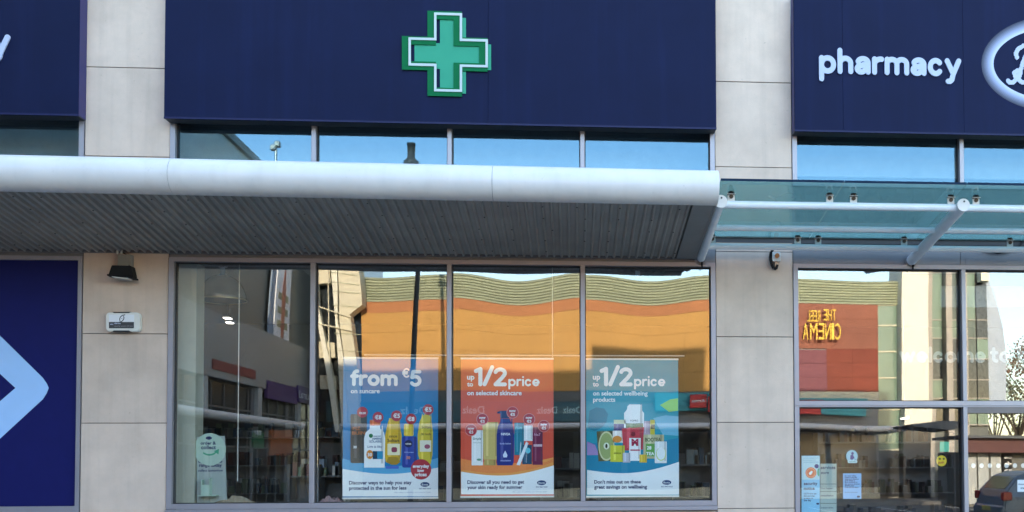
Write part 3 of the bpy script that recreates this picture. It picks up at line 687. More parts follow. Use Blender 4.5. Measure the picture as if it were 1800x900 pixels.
def wave(cx0, cx1, y, dip, yb, skew=0): 
    n = 18; return [(cx0 + (cx1 - cx0) * i / n, y + dip * math.sin(math.pi * (i / n)) + skew * i / n) for i in range(n + 1)] + [(cx1, yb), (cx0, yb)]
def oval_logo(t, x, y, k=3):
    flat('logo_oval', ell(x, y, 8, 4.2), LY(k), C('#23406e'), t)
    ptext('logo_name', 'Boots', x - 5.5, y + 1.8, 11, LY(k + 1), WH, t, .01)
    ptext('logo_line', "let's feel good", x - 10, y + 8.5, 20, LY(k), C('#3c4c78'), t, .02)
def bottle(name, pts, col, t, k):
    o = flat(name, pts, LY(k), C(col), t)
    xs = [p[0] for p in pts]; w = max(xs) - min(xs); cx_ = (max(xs) + min(xs)) / 2; c = S(col)
    if w > 9:                                # printed photograph: paler strip and darker edge of the pictured pack
        for f_, dx, g_ in ((.16, -.22, 1.28), (.12, .40, .62)):
            m = mat('print_tone_%s_%d' % (col.strip('#'), g_ * 100), tuple(min(.9, v * g_ + (.03 if g_ > 1 else 0)) for v in c), .5, var=.02)
            flat('pack_tone', [(cx_ + (x - cx_) * f_ + dx * w * .9, min(pts, key=lambda p: p[1])[1] + (y - min(pts, key=lambda p: p[1])[1]) * .9 + .05 * 1) for x, y in pts], LY(k + .25), m, t)
    return o
def bubble(t, x, y, s, r=9.5, big=None):
    flat('price_bubble', ell(x, y, r, r), LY(7), C('#b3323f'), t)
    if s: ptext('price', s, x - r * .62, y + 3.4, r * 1.25, LY(8), WH, t, .03)
# --- poster one -----------------------------------------------------
p1 = poster('blue poster for suncare with five printed bottles and red price bubbles', [(605, 628), (771, 628), (769, 877), (601, 877)], '#087ab2')
flat('pale_wave', wave(602, 770, 806, 14, 872, -1), LY(0), C('#58a9d2'), p1)
flat('white_wave', wave(602, 770, 824, 10, 872.5, -2), LY(1), WH, p1)
stroke_word('from', 616, 678.5, 83, LY(2), WH, p1, r=.155, gap=.06)
stroke_word('€', 707, 664, 13, LY(2), WH, p1, r=.12); stroke_word('5', 720, 679.5, 21, LY(2), WH, p1, r=.15)
ptext('headline_text', 'on suncare', 616.5, 691, 51, LY(2), WH, p1, .025)
bottle('printed_bottle', rrect(616, 728, 645, 814, 3), '#4b4744', p1, 2)
ptext('bottle_print', 'PIZ', 620, 756, 14, LY(3), C('#c0703c'), p1, .03, hpx=6); ptext('bottle_print', 'BUIN', 619, 764, 23, LY(3), C('#c0703c'), p1, .03, hpx=6); ptext('bottle_print', '30', 621, 788, 6, LY(3), WH, p1, .03)
bottle('printed_bottle', [(651, 748), (668, 748), (668, 753), (675, 760), (677, 770), (676, 822), (640, 822), (640, 770), (643, 760), (651, 753)], '#f2f5f4', p1, 3)
bottle('printed_cap', rrect(650, 738, 669, 748, 2), '#dd6a34', p1, 3)
flat('bottle_print', ell(652, 766, 3.6, 3.6), LY(4), C('#2c7a4a'), p1)
for s_, x_, y_, w_ in (('GARNIER', 656, 768, 14), ('AMBRE', 654, 773, 17), ('SOLAIRE', 649, 778, 22), ('Light & Silky', 646, 787, 26)): ptext('bottle_print', s_, x_, y_, w_, LY(4), C('#3e5f86'), p1, .02)
flat('bottle_print', rect(655, 793, 673, 807), LY(4), C('#2d8fb8'), p1); flat('bottle_print', rect(655, 793, 663, 807), LY(5), C('#24435c'), p1); flat('bottle_print', ell(650, 799, 6, 8), LY(5), C('#e08a34'), p1); ptext('bottle_print', '30', 646, 802, 8, LY(6), WH, p1, .03)
bottle('printed_bottle', [(682, 742), (685, 735), (698, 735), (702, 742), (706, 765), (705, 800), (702, 812), (696, 815), (684, 815), (678, 812), (676, 800), (677, 765)], '#d8ae2c', p1, 2)
flat('bottle_print', rrect(681, 780, 703, 800, 1), LY(3), C('#efe6c0'), p1); flat('bottle_print', rrect(688, 786, 698, 795, 3), LY(4), C('#8c3a54'), p1); ptext('bottle_print', 'Soltan', 681, 777, 20, LY(3), C('#2a2a30'), p1, .02); ptext('bottle_print', 'once', 684, 769, 14, LY(3), C('#5a4a20'), p1, .02)
flat('bottle_print', [(679, 812), (683, 803), (698, 803), (704, 812), (697, 817), (688, 817)], LY(4), C('#a8862a'), p1); flat('printed_cap', rect(678, 819, 701, 824), LY(3), C('#4a6ec4'), p1)
bottle('printed_bottle', rrect(707, 767, 733, 822, 3), '#1c3d96', p1, 3); bottle('printed_cap', rrect(710, 745, 727, 766.5, 3), '#e6c23c', p1, 3)
flat('bottle_print', ell(718, 780, 7, 6.5), LY(4), C('#10204e'), p1); ptext('bottle_print', 'NIVEA', 713, 781.5, 10, LY(5), WH, p1, .02); ptext('bottle_print', 'SUN protect', 711, 796, 16, LY(4), C('#9fb8e4'), p1, .02); ptext('bottle_print', '30', 714, 807, 7, LY(4), C('#d88a5a'), p1, .03)
bottle('printed_bottle', [(742, 732), (747, 728), (754, 728), (758, 735), (761, 760), (760, 800), (757, 816), (740, 816), (735, 800), (734, 765), (737, 742)], '#d6c03a', p1, 2)
flat('bottle_print', rrect(738, 774, 758, 794, 1), LY(3), C('#e9e6d0'), p1); flat('bottle_print', ell(751, 785, 5, 4), LY(4), C('#a0506a'), p1); ptext('bottle_print', 'Soltan', 741, 753, 16, LY(3), C('#4a3c1c'), p1, .02); ptext('bottle_print', '30 high', 740, 765, 17, LY(3), C('#5a4a20'), p1, .02)
for x_, y_, s_ in ((637, 724.5, '€8.50'), (664.5, 733.5, '€8'), (697, 731, '€5'), (722.5, 736.5, '€8'), (752.5, 720, '€5')): bubble(p1, x_, y_, s_)
flat('price_bubble', ell(740, 825, 18, 18), LY(7), C('#b3323f'), p1)
for s_, x_, y_, w_ in (('everyday', 725.5, 822, 29), ('low', 734, 829.5, 11.5), ('prices', 729, 837, 21)): ptext('bubble_text', s_, x_, y_, w_, LY(8), WH, p1, .035)
INK = C('#27305c')
ptext('body_text', 'Discover ways to help you stay', 613.5, 851.5, 110, LY(2), INK, p1, .03); ptext('body_text', 'protected in the sun for less', 613.5, 861, 101, LY(2), INK, p1, .03)
oval_logo(p1, 747, 851.5); ptext('small_print', 'offers subject to availability, see in store for details', 693, 866.5, 64, LY(2), C('#8a93b4'), p1, .0)
# --- poster two -----------------------------------------------------
p2 = poster('orange poster for half price skincare with a tall blue printed pump bottle', [(809, 629), (972, 629), (974, 874), (811, 875)], '#d9553f')
flat('peach_wave', wave(810, 973, 816, 8, 866, -12), LY(0), C('#eea050'), p2)
flat('orange_wave', [(810, 806), (840, 812), (880, 815), (960, 812), (973, 806), (973, 812), (940, 824), (900, 831), (860, 832), (810, 826)], LY(1), C('#ec8a4a'), p2)
flat('white_wave', wave(810.5, 973.5, 829, 12, 869, -11), LY(2), WH, p2)
def half(t, x, y):
    ptext('headline_text', 'up', x, y, 13, LY(2), WH, t, .03); ptext('headline_text', 'to', x, y + 12, 10.5, LY(2), WH, t, .03)
    stroke_word('1', x + 12, y + 12, 15, LY(2), WH, t, r=.15); stroke_word('/', x + 28, y + 12, 19, LY(2), WH, t, r=.135); stroke_word('2', x + 46.5, y + 12, 23.5, LY(2), WH, t, r=.145)
    stroke_word('price', x + 72.5, y + 12, 55, LY(2), WH, t, r=.13, gap=.09)
half(p2, 821, 667)
ptext('headline_text', 'on selected skincare', 821, 694.5, 96, LY(3), WH, p2, .025)
bottle('printed_bottle', rect(829, 756, 849, 818), '#e9ecea', p2, 3); ptext('bottle_print', 'Simple', 831, 773, 15, LY(4), C('#5b7a72'), p2, .02); ptext('bottle_print', 'kind to skin', 832, 779, 13, LY(4), C('#7b9a92'), p2, .01); flat('bottle_print', ell(842, 808, 4, 2), LY(4), C('#6d9a80'), p2)
bottle('printed_bottle', [(848, 742), (876, 742), (873, 808), (850, 808)], '#c9b46c', p2, 3); bottle('printed_cap', rect(851, 808.4, 872, 818), '#b49d58', p2, 3)
bottle('printed_bottle', [(880, 736), (896, 736), (898, 742), (902, 750), (904, 765), (903, 812), (901, 818), (874, 818), (873, 812), (873, 765), (875, 750), (879, 742)], '#1d2f7e', p2, 4)
bottle('printed_cap', [(880, 735.5), (880, 727), (874, 727), (874, 724), (880, 722), (892, 722), (895, 727), (895, 735.5)], '#1a2862', p2, 4)
ptext('bottle_print', 'NIVEA', 881, 765, 16, LY(5), WH, p2, .03); ptext('bottle_print', 'body lotion', 879, 781, 19, LY(5), C('#aebbe6'), p2, .02); flat('bottle_print', [(888, 792), (892, 800), (891, 804), (885, 804), (884, 800)], LY(5), C('#d5def2'), p2); ptext('bottle_print', 'nourishing', 880, 811, 18, LY(5), C('#aebbe6'), p2, .02)
bottle('printed_bottle', rect(904, 743, 921, 800), '#127a92', p2, 3); ptext('bottle_print', 'nue', 906, 754, 12, LY(4), C('#7cc6d4'), p2, .03)
bottle('printed_bottle', rect(921, 748, 936, 775), '#dfe6e8', p2, 3); bottle('printed_bottle', rect(918, 782, 935, 816), '#134a68', p2, 4); flat('bottle_print', ell(928, 792, 4.5, 5), LY(5), C('#5fc4d8'), p2)
bottle('printed_tube', [(925, 776), (929, 779), (914, 818), (908, 817)], '#dfe9ee', p2, 5)
bottle('printed_bottle', rect(936, 751, 954, 817), '#6e1f46', p2, 4); ptext('bottle_print', 'No7', 939, 766, 11, LY(5), C('#caa0b6'), p2, .02); flat('bottle_print', rect(938, 781, 953, 785), LY(5), C('#cdb0bc'), p2)
for x_, y_ in ((828, 756), (848, 737), (901, 725), (930, 737), (956, 749)):
    flat('bubble_rim', ell(x_, y_, 10.6, 10.6), LY(6), C('#d88a88'), p2); bubble(p2, x_, y_, None); ptext('price', 'now', x_ - 5.5, y_ - 1, 11, LY(8), WH, p2, .03); ptext('price', '€5', x_ - 4, y_ + 6, 8, LY(8), WH, p2, .03)
ptext('body_text', 'Discover all you need to get', 821.5, 850.5, 100, LY(4), INK, p2, .03); ptext('body_text', 'your skin ready for summer', 821.5, 859.5, 97, LY(4), INK, p2, .03)
oval_logo(p2, 952, 848.5, 4); ptext('small_print', 'offers subject to availability, see in store for details', 901, 865.5, 60, LY(4), C('#8a93b4'), p2, .0)
# --- poster three ---------------------------------------------------
p3 = poster('turquoise poster for half price wellbeing products with a white tub and a red pouch', [(1030, 630), (1190, 630), (1195, 872), (1031, 876)], '#1f97ac')
flat('blue_wave', wave(1032, 1193, 778, 6, 868, -8), LY(0), C('#1384a8'), p3)
flat('dark_shape', [(1033, 752), (1036, 722), (1048, 716), (1062, 718), (1069, 728), (1066, 742), (1058, 752), (1045, 758)], LY(0.4), C('#0d7a92'), p3)
flat('lilac_shape', [(1032, 776), (1046, 782), (1053, 800), (1032, 800)], LY(.5), C('#a48cc0'), p3)
flat('lime_shape', [(1160, 712), (1178, 702), (1192, 700), (1192, 722), (1176, 724)], LY(.5), C('#a8c84a'), p3)
flat('pale_shape', [(1148, 735), (1170, 730), (1192.5, 732), (1192.5, 766), (1165, 764)], LY(.45), C('#70b6d0'), p3)
flat('white_wave', wave(1032, 1193.5, 826, 12, 869.5, -14), LY(1), WH, p3)
half(p3, 1042, 667)
ptext('headline_text', 'on selected wellbeing', 1042.5, 695, 96, LY(3), WH, p3, .025); ptext('headline_text', 'products', 1042.5, 706, 39, LY(3), WH, p3, .025)
bottle('printed_tub', [(1103, 714), (1106, 711), (1125, 711), (1127, 714), (1127, 720), (1132, 726), (1132, 752), (1097, 752), (1097, 726), (1102, 720)], '#f0f3f2', p3, 3); ptext('bottle_print', 'YOPRO', 1107, 741, 15, LY(4), C('#5a6a70'), p3, .02)
bottle('printed_box', rect(1079, 740, 1100, 758), '#4a4478', p3, 2); flat('bottle_print', rect(1079, 738, 1100, 745), LY(3), C('#d0d2a8'), p3); bottle('printed_box', rect(1100, 744, 1131, 752), '#56703c', p3, 4)
bottle('printed_pouch', [(1093, 753), (1132, 751), (1130, 790), (1096, 792)], '#c03a48', p3, 5)
flat('bottle_print', ell(1113, 763, 4, 4), LY(6), C('#7a2030'), p3)
bottle('printed_box', rect(1106, 770, 1126, 810), '#eef0f0', p3, 6); ptext('bottle_print', 'M', 1110, 783, 12, LY(7), C('#b02a4c'), p3, .06); flat('bottle_print', rect(1108, 790, 1125, 792.5), LY(7), C('#b04a5c'), p3)
bottle('printed_pouch', [(1049, 758), (1078, 757), (1078, 810), (1052, 811)], '#5c5c38', p3, 3); flat('bottle_print', ell(1066, 784, 14, 26), LY(4), C('#cdd0a4'), p3); flat('bottle_print', ell(1066, 784, 12, 23), LY(5), C('#9aa86a'), p3); flat('bottle_print', ell(1066, 784, 5, 6), LY(6), C('#e6e8d0'), p3); flat('bottle_print', ell(1066, 784, 2, 4), LY(7), C('#30301e'), p3)
bottle('printed_box', rect(1077, 757, 1096, 778), '#e6e2dc', p3, 4); flat('bottle_print', ell(1085, 772, 8, 6), LY(5), C('#e0903c'), p3)
bottle('printed_box', rect(1073, 783, 1098, 812), '#c6c63a', p3, 6); ptext('bottle_print', 'detox', 1079, 798, 13, LY(7), C('#6a6a20'), p3, .02)
bottle('printed_box', rect(1095, 796, 1108, 813), '#b9bcc8', p3, 7); bottle('printed_box', rect(1124, 799, 1137, 813), '#d8b83a', p3, 7)
bottle('printed_box', rect(1131, 740, 1143, 764), '#b6a2ae', p3, 2); bottle('printed_box', rect(1143, 738, 1151, 764), '#c8bc3c', p3, 3); flat('bottle_print', rect(1144, 746, 1151, 754), LY(4), C('#4a441c'), p3)
bottle('printed_box', rect(1131, 764, 1167, 806), '#b8b690', p3, 4); ptext('bottle_print', 'BOOTEA', 1134, 776, 28, LY(5), C('#4a5a3a'), p3, .03, hpx=7); flat('bottle_print', rect(1135, 780, 1152, 802), LY(5), C('#63a050'), p3); ptext('bottle_print', '28', 1137, 790, 8, LY(6), WH, p3, .03); ptext('bottle_print', 'TEA', 1136, 800, 14, LY(6), WH, p3, .03)
bottle('printed_box', rrect(1151, 776, 1172, 814, 1), '#dfe4e4', p3, 6); flat('bottle_print', ell(1162, 798, 9, 12), LY(7), C('#c9d58a'), p3); flat('bottle_print', ell(1162, 797, 7.5, 11), LY(8), C('#e6ecec'), p3)
ptext('body_text', "Don't miss out on these", 1044.5, 850, 82, LY(4), INK, p3, .03); ptext('body_text', 'great savings on wellbeing', 1044.5, 859, 93, LY(4), INK, p3, .03)
oval_logo(p3, 1172, 848, 4)

# --- lit strip lights on the shop ceiling -----------------------------
LIT = bpy.data.materials.new('lit_tube'); LIT.use_nodes = True
_b = LIT.node_tree.nodes['Principled BSDF']; _b.inputs['Emission Color'].default_value = (1, 0.93, 0.82, 1); _b.inputs['Emission Strength'].default_value = 1.2
for px, py, Y, lab in ((360, 526, 3.2, 'lit strip light low behind the left edge of the pendant lamp'), (400, 559, 4.4, 'lit strip light below the pendant lamp, upper one of two'), (404, 567, 5.6, 'lit strip light below the pendant lamp, lower one of two'), (1590, 735, 4.0, 'lit strip light inside the entrance behind the left door')):
    q = P(px, py, Y); h = min(q[1], 4.1)
    t = thing('strip_light', lab, 'ceiling light', (q[0], Y, h), 'strip lights inside the shop')
    G().box(q[0] - .045, q[0] + .045, Y - .07, Y + .07, h - .012, h).build('tube', LIT, t); G().box(q[0] - .055, q[0] + .055, Y - .09, Y + .09, h + .001, h + .04).build('housing', MGREY, t)
    G().tube((q[0], Y, h + .041), (q[0], Y, 4.245), .006, 6).build('hanger', MGREY, t)
# --- order and collect standee -------------------------------------
STY = .40
SD = thing('display_stand', 'pale green card stand reading order and collect with a leaflet holder', 'display stand', (P(371, 888, STY)[0], STY, 1.12))
PGC = C('#b4cab8')
flat('board', [(346, 768), (395, 766), (399, 888), (346, 888)], STY, C('#a3aca6'), SD, .012)
flat('round_head', ell(369, 790, 28, 28.5, 40), STY - .006, PGC, SD, .005)
flat('logo_oval', ell(367, 770, 5.5, 3), STY - .0072, C('#27305c'), SD)
ptext('stand_text', 'order &', 352.5, 781.5, 27, STY - .0073, INK, SD, .03); ptext('stand_text', 'collect', 353.5, 789.5, 26, STY - .0073, INK, SD, .03)
flat('arrow', ell(368, 790, 14.5, 11, 14, 30, 140) + ell(368, 789, 12, 9, 14, 140, 30)[:0] + [(p[0], p[1]) for p in ell(368, 788, 13.5, 10, 14, 30, 140)][::-1], STY - .0073, C('#4da37e'), SD)
flat('arrow_head', [(376, 793), (385, 789), (384, 799)], STY - .0075, C('#4da37e'), SD)
for s_, x_, y_, w_ in (('Order from our', 348.5, 813.5, 43), ('range today', 350, 820.5, 40), ('collect tomorrow', 348, 829, 44)): ptext('stand_text', s_, x_, y_, w_, STY - .0008, INK, SD, .025)
hx0, hz0 = P(358, 870, STY); hx1, hz1 = P(373, 843, STY)
g = G(); g.box(hx0, hx0 + .008, STY - .09, STY - .001, hz0, hz1); g.box(hx1 - .008, hx1, STY - .09, STY - .001, hz0, hz1 + .02); g.box(hx0 - .03, hx1 + .08, STY - .11, STY - .001, hz0 - .012, hz0 - .001); g.box(hx0 + .009, hx1 - .009, STY - .09, STY - .082, hz0, hz0 + .12); g.build('leaflet_holder', PGC, SD)
def paper(label, x0, x1, y, Y, col, seed):
    rn = random.Random(seed); g = G(); n = 14; X0, zb = P(x0, y, Y); X1 = P(x1, y, Y)[0]
    rows = [[(X0 + (X1 - X0) * i / n, Y + dy, max(zs + .0, zb) + .005 + h * math.sin(math.pi * i / n) * (.6 + .6 * rn.random())) for i in range(n + 1)] for dy, h in ((-.06, .01), (-.03, .06), (0, .085), (.05, .06), (.08, .0))]
    for r0, r1 in zip(rows, rows[1:]):
        for i in range(n): g.face([r0[i], r0[i + 1], r1[i + 1], r1[i]])
    g.box(X0 + .02, X1 - .02, Y - .05, Y + .07, zs - .03, max(zs, zb) + .004)
    o = g.build('paper_bag', col); tag(o, label, 'paper bag')
box('window_shelf', mat('display_bed', (0.16, 0.14, 0.12), .7), BL, XL1 + .07, XR0 - .06, .345, .95, 1.0, zs + .025)
paper('crumpled brown paper bag lying at the foot of the card stand', 374, 452, 886, .42, mat('brown_paper', (0.33, 0.26, 0.17), .8), 2)
paper('crumpled pinkish paper lying below the suncare poster', 556, 608, 886, .42, mat('pink_paper', (0.42, 0.27, 0.26), .8), 3)

# --- shelving units inside the shop ----------------------------------
SHELF = mat('shelf_grey', (0.12, 0.12, 0.12), .5)
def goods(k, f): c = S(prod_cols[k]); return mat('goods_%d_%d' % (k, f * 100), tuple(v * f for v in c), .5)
prod_cols = ['#d9d9d2', '#9aa6b4', '#58708a', '#b8b2a2', '#7f4a48', '#c7cfd2', '#3a5a78', '#8a9a7a']
def gondola(label, x, y, w, h, n, seed, f=.32):
    rn = random.Random(seed)
    t = thing('shelving_unit', label, 'shelving unit', (x, y, .15), 'shelving units inside the shop')
    box('back_panel', SHELF, t, x - w / 2, x + w / 2, y + .3, y + .33, .15, h)
    box('upright', SHELF, t, x - w / 2 - .031, x - w / 2 - .001, y, y + .33, .15, h); box('upright', SHELF, t, x + w / 2 + .001, x + w / 2 + .031, y, y + .33, .15, h)
    for k in range(n):
        z = .3 + (h - .45) * k / max(1, n - 1) - .02
        box('shelf', SHELF, t, x - w / 2 + .001, x + w / 2 - .001, y + .02, y + .299, z, z + .02)
        for cc in range(3):
            g = G(); xx = x - w / 2 + .02
            while xx < x + w / 2 - .08:
                bw = rn.uniform(.05, .11); bh = rn.uniform(.10, min(.24, (h - .45) / n))
                if rn.randrange(3) == cc: g.box(xx, xx + bw - .008, y + .05, y + .2, z + .021, z + .02 + bh)
                xx += bw
            if g.v: g.build('products', goods(rn.randrange(8), f), t)['kind'] = 'stuff'
    return t
gondola('grey shelving unit with packets behind the mullion, right of the card stand', P(533, 850, 1.6)[0], 1.6, .34, 1.62, 3, 11, .85)
gondola('grey shelving unit with packets behind the suncare poster edge', P(568, 850, 1.6)[0] + .06, 1.7, .34, 1.62, 3, 12, .85)
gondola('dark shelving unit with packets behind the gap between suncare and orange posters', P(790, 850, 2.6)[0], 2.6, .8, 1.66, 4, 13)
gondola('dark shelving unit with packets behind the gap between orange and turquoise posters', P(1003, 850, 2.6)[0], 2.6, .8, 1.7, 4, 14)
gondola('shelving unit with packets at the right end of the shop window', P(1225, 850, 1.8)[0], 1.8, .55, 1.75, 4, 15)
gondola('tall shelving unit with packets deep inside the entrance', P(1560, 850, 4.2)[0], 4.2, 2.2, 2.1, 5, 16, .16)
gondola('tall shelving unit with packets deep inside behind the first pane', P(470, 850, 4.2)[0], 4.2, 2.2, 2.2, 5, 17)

# --- notices on the entrance glass ----------------------------------
NY = GY + .03
BLN = C('#8fcbe8')
def notice(name, label, cat, pts, m, th=.002, Y=NY):
    q = [P(x, y, Y) for x, y in pts]; t = thing(name, label, cat, (sum(p[0] for p in q) / len(q), Y, min(p[1] for p in q)))
    G().prism(q, Y, Y + th).build('sheet', m, t); return t
n1 = notice('security_notice', 'tall pale blue security notice with an orange round symbol on the entrance glass', 'notice', rect(1409, 801, 1441, 902), BLN)
flat('notice_panel', rect(1410, 802, 1440.5, 843), NY - .0006, C('#bfe0e6'), n1)
ptext('notice_text', 'security', 1413, 852.5, 24, NY - .0008, INK, n1, .03); ptext('notice_text', 'notice', 1413, 861, 19, NY - .0008, INK, n1, .03)
for k, s_ in enumerate(('CCTV is in use', 'this store has', 'an alarm on', 'the day')): ptext('notice_text', s_, 1413, 869 + k * 4, 22 - k * 3, NY - .0008, INK, n1, .03)
for k, w_ in enumerate((27, 22, 27)): ptext('notice_text', 'we use cameras here', 1412, 806 + k * 3.6, w_, NY - .001, C('#7ab0c4'), n1, .02)
flat('green_dot', ell(1440, 830, 3.6, 7.5, 20, 90, 270), NY - .0009, C('#58b08a'), n1)
flat('orange_disc', ell(1425.5, 831, 9.6, 9.6), NY - .0010, C('#e0764e'), n1); flat('disc_ring', ell(1425.5, 831, 8, 8), NY - .0014, C('#f0a888'), n1); flat('disc_inner', ell(1425.5, 831, 6.8, 6.8), NY - .0018, C('#e0764e'), n1); flat('hand_symbol', [(1421.5, 832), (1426, 827.5), (1429, 829), (1427, 833), (1424, 835.5)], NY - .0022, WH, n1)
flat('navy_disc', ell(1435.5, 819.5, 3.8, 3.8), NY - .0022, C('#23357c'), n1); flat('logo_oval', ell(1437.5, 885.5, 2.8, 1.7), NY - .0008, INK, n1)
n2 = notice('services_board', 'grey services list board partly behind the security notice', 'notice', rect(1442, 815, 1470.5, 902), C('#a9b8b0'), Y=NY + .012)
ptext('notice_text', 'services', 1442.5, 824.5, 26, NY + .0112, INK, n2, .02); ptext('notice_text', 'store', 1443, 833, 14, NY + .0112, INK, n2, .02)
for k, (y_, s_) in enumerate(((859, 'Care Support'), (872, 'consultation'), (893, 'Collection Service'))):
    flat('rule_line', rect(1442, y_ - 8.6, 1470, y_ - 7.8), NY + .0112, C('#4a5450'), n2); ptext('notice_text', s_, 1443, y_ + .6, 22, NY + .0112, INK, n2, .02)
n3 = notice('paper_notice', 'small sky blue paper notice with lines of print in the middle of the left door', 'notice', rect(1482, 832, 1514, 877), C('#7fb8e6'))
for k, (w_, s_) in enumerate(((20, 'For your safety'), (22, 'Please consider'), (24, 'keep your distance'), (18, 'and wear a'), (22, 'face covering in'), (26, 'the store at all times'), (16, 'thank you'), (24, 'from all the team'))): ptext('notice_text', s_, 1485, 837.5 + k * 2.9, w_, NY - .0008, INK, n3, .02)
ptext('notice_text', 'pharmacy opening hours', 1485, 866, 23, NY - .0008, INK, n3, .01); flat('logo_oval', ell(1509, 873, 2.8, 1.8), NY - .0008, INK, n3)
n4 = notice('round_sticker', 'round pale blue sticker with a seated purple figure on the entrance glass', 'sticker', ell(1497.5, 802, 10.2, 11), C('#a6d2e0'))
flat('figure_head', ell(1498.5, 797, 2.4, 2.6), NY - .0008, C('#4a4288'), n4); flat('figure_body', [(1495, 800), (1499.5, 799.5), (1502, 805), (1498, 808.5), (1494.5, 807)], NY - .0008, C('#4a4288'), n4); flat('figure_arm', [(1501, 803), (1504, 808), (1502, 811), (1503, 808)], NY - .0008, C('#4a4288'), n4)
flat('ribbon', rrect(1490, 809, 1507, 814, 2), NY - .0008, C('#c4e2e6'), n4); ptext('ribbon_text', 'welcome', 1492, 812.7, 13, NY - .0012, C('#4a8a98'), n4, .02)
n5 = notice('green_sticker', 'square mint green sticker high on the left door', 'sticker', rrect(1652, 776.5, 1668.5, 794, 1.5), C('#56c79c'))
n6 = notice('yellow_sticker', 'round yellow sticker with red lettering under the mint green square', 'sticker', ell(1655, 810, 9, 9.6), C('#e8c62c'))
ptext('sticker_text', 'push', 1649.5, 814.5, 10, NY - .0008, C('#b23a2c'), n6, .03); flat('sticker_mark', ell(1652, 806.5, 2, 1.8), NY - .0008, C('#4a4a20'), n6); flat('sticker_mark', ell(1659, 806.5, 2, 1.8), NY - .0008, C('#4a4a20'), n6)
n7 = notice('white_notice', 'white card with small print at the right edge of the photo on the right door', 'notice', rect(1788.5, 843.5, 1830, 864.5), C('#e6e8ec'))
ptext('notice_text', 'Automatic doors', 1790, 852.5, 30, NY - .0008, INK, n7, .02); ptext('notice_text', 'stand clear', 1794, 859.5, 24, NY - .0008, INK, n7, .02)
FROST = film_mat('frosted_vinyl', (0.80, 0.82, 0.80), .75)
for k in range(9):
    x_ = 1711 + k * 14.6; q = ell(x_, 818.5, 3.9, 4.1, 20)
    o = flat('glass_dot', q, GY + .022, FROST, None); tag(o, '%s pale frosted dot from the mullion in the row on the right door' % ('first second third fourth fifth sixth seventh eighth ninth'.split()[k]), 'glass marking', 'row of frosted dots on the door')
FB = flat('translucent_band', rect(1653, 503, 1840, 540), GY + .028, film_mat('translucent_band_film', (0.75, 0.78, 0.75), .3), None); tag(FB, 'pale translucent band across the upper entrance glass above the welcome words', 'glass marking')  # pale translucent strip just behind the entrance glass
WV = thing('welcome_lettering', 'pale frosted words welcome to across the upper entrance glass', 'lettering', (P(1690, 640)[0], GY, P(1690, 638)[1]), None)
FROST2 = film_mat('frosted_letters', (0.78, 0.82, 0.76), .32)
stroke_word('welcome', 1581, 637.5, 152, GY + .024, FROST2, WV, r=.15, gap=.1); sc_ = stroke_word('to', 1741, 637.5, 36, GY + .024, FROST2, WV, r=.15, gap=.1)
letter('letter', 'b', .15, P(1789, 637.5, GY + .024)[0], P(1789, 637.5, GY + .024)[1], sc_, GY + .024, FROST2, WV)
#PART3

# ================================================================== ACROSS THE STREET (seen mirrored in the glass)
VF = 30.0; YF = RY(VF)                       # facade of the cinema
ORG = mat('orange_panel', (0.52, 0.27, 0.065), .7, var=.05, scale=.7, rnd=.04)
TER = mat('terracotta_panel', (0.26, 0.085, 0.048), .7, var=.08, scale=.8, rnd=.06)
BURNT = mat('burnt_orange_panel', (0.42, 0.16, 0.055), .7, var=.06, scale=.8, rnd=.04)
TER2 = mat('terracotta_deep', (0.22, 0.040, 0.018), .7, var=.08, scale=.8, rnd=.06)
TER3 = mat('terracotta_plum', (0.21, 0.062, 0.075), .7, var=.08, rnd=.05)
CREAM = mat('cream_render', (0.66, 0.60, 0.44), .8, var=.05)
LOUV = mat('louvre_green_grey', (0.33, 0.355, 0.235), .6, var=.14, rnd=.12)
DGL = mat('dark_tinted_glass', (0.02, 0.025, 0.027), .08, spec=.8, var=.3)
GGL = mat('green_glazing', (0.16, 0.24, 0.18), .2, spec=.6, var=.1, scale=.8)
SHOPD = mat('shopfront_dark', (0.02, 0.02, 0.022), .25, spec=.6)
TEALD = mat('teal_fascia', (0.02, 0.10, 0.13), .5); TEAL = mat('teal_bright', (0.03, 0.32, 0.36), .5)
REDS = mat('red_sign', (0.55, 0.03, 0.03), .5)
CIN = thing('cinema_building', 'orange and terracotta cinema with a ribbed roof across the street, mirrored in the glass', 'building', (2, YF, 0))
xa, xb_ = M(640, 560, VF)[0], 6.9
x_t = M(1543, 560, VF)[0]; x_g = M(1577, 560, VF)[0]; x_p = M(1624, 560, VF)[0]
zr0, zr1 = M(1000, 531, VF)[1], M(1000, 487, VF)[1]
z_or = M(800, 549, VF)[1]
box('core_wall', MGREY, CIN, xa, x_t, YF - 12, YF - .06, 0, zr0)
box('roof_core', MGREY, CIN, xa, x_t + 1.0, YF - 12, YF - .4, zr0 + .003, zr1 - .05)
nl = 9
for k in range(nl):
    z = zr0 + (zr1 - zr0) * k / nl
    G().prism([(YF - .06, z + .0), (YF + .025, z + .010), (YF + .025, z + .03), (YF - .05, z + (zr1 - zr0) / nl - .004)], xa, x_t + 1.0, 'x').build('roof_louvre', LOUV, CIN)
def panels(x0, x1, z0, z1, nx, nz, m, parent, Y, name='cladding_panel'):
    for i in range(nx):
        for j in range(nz):
            box(name, m, parent, x0 + (x1 - x0) * i / nx + .004, x0 + (x1 - x0) * (i + 1) / nx - .004, Y - .055, Y + random.uniform(-.004, .004), z0 + (z1 - z0) * j / nz + .004, z0 + (z1 - z0) * (j + 1) / nz - .004)
z_l = M(1400, 688, VF)[1]
panels(xa, xb_, z_or, zr0, 6, 1, BURNT, CIN, YF); panels(xa, xb_, z_l, z_or, 6, 4, ORG, CIN, YF)
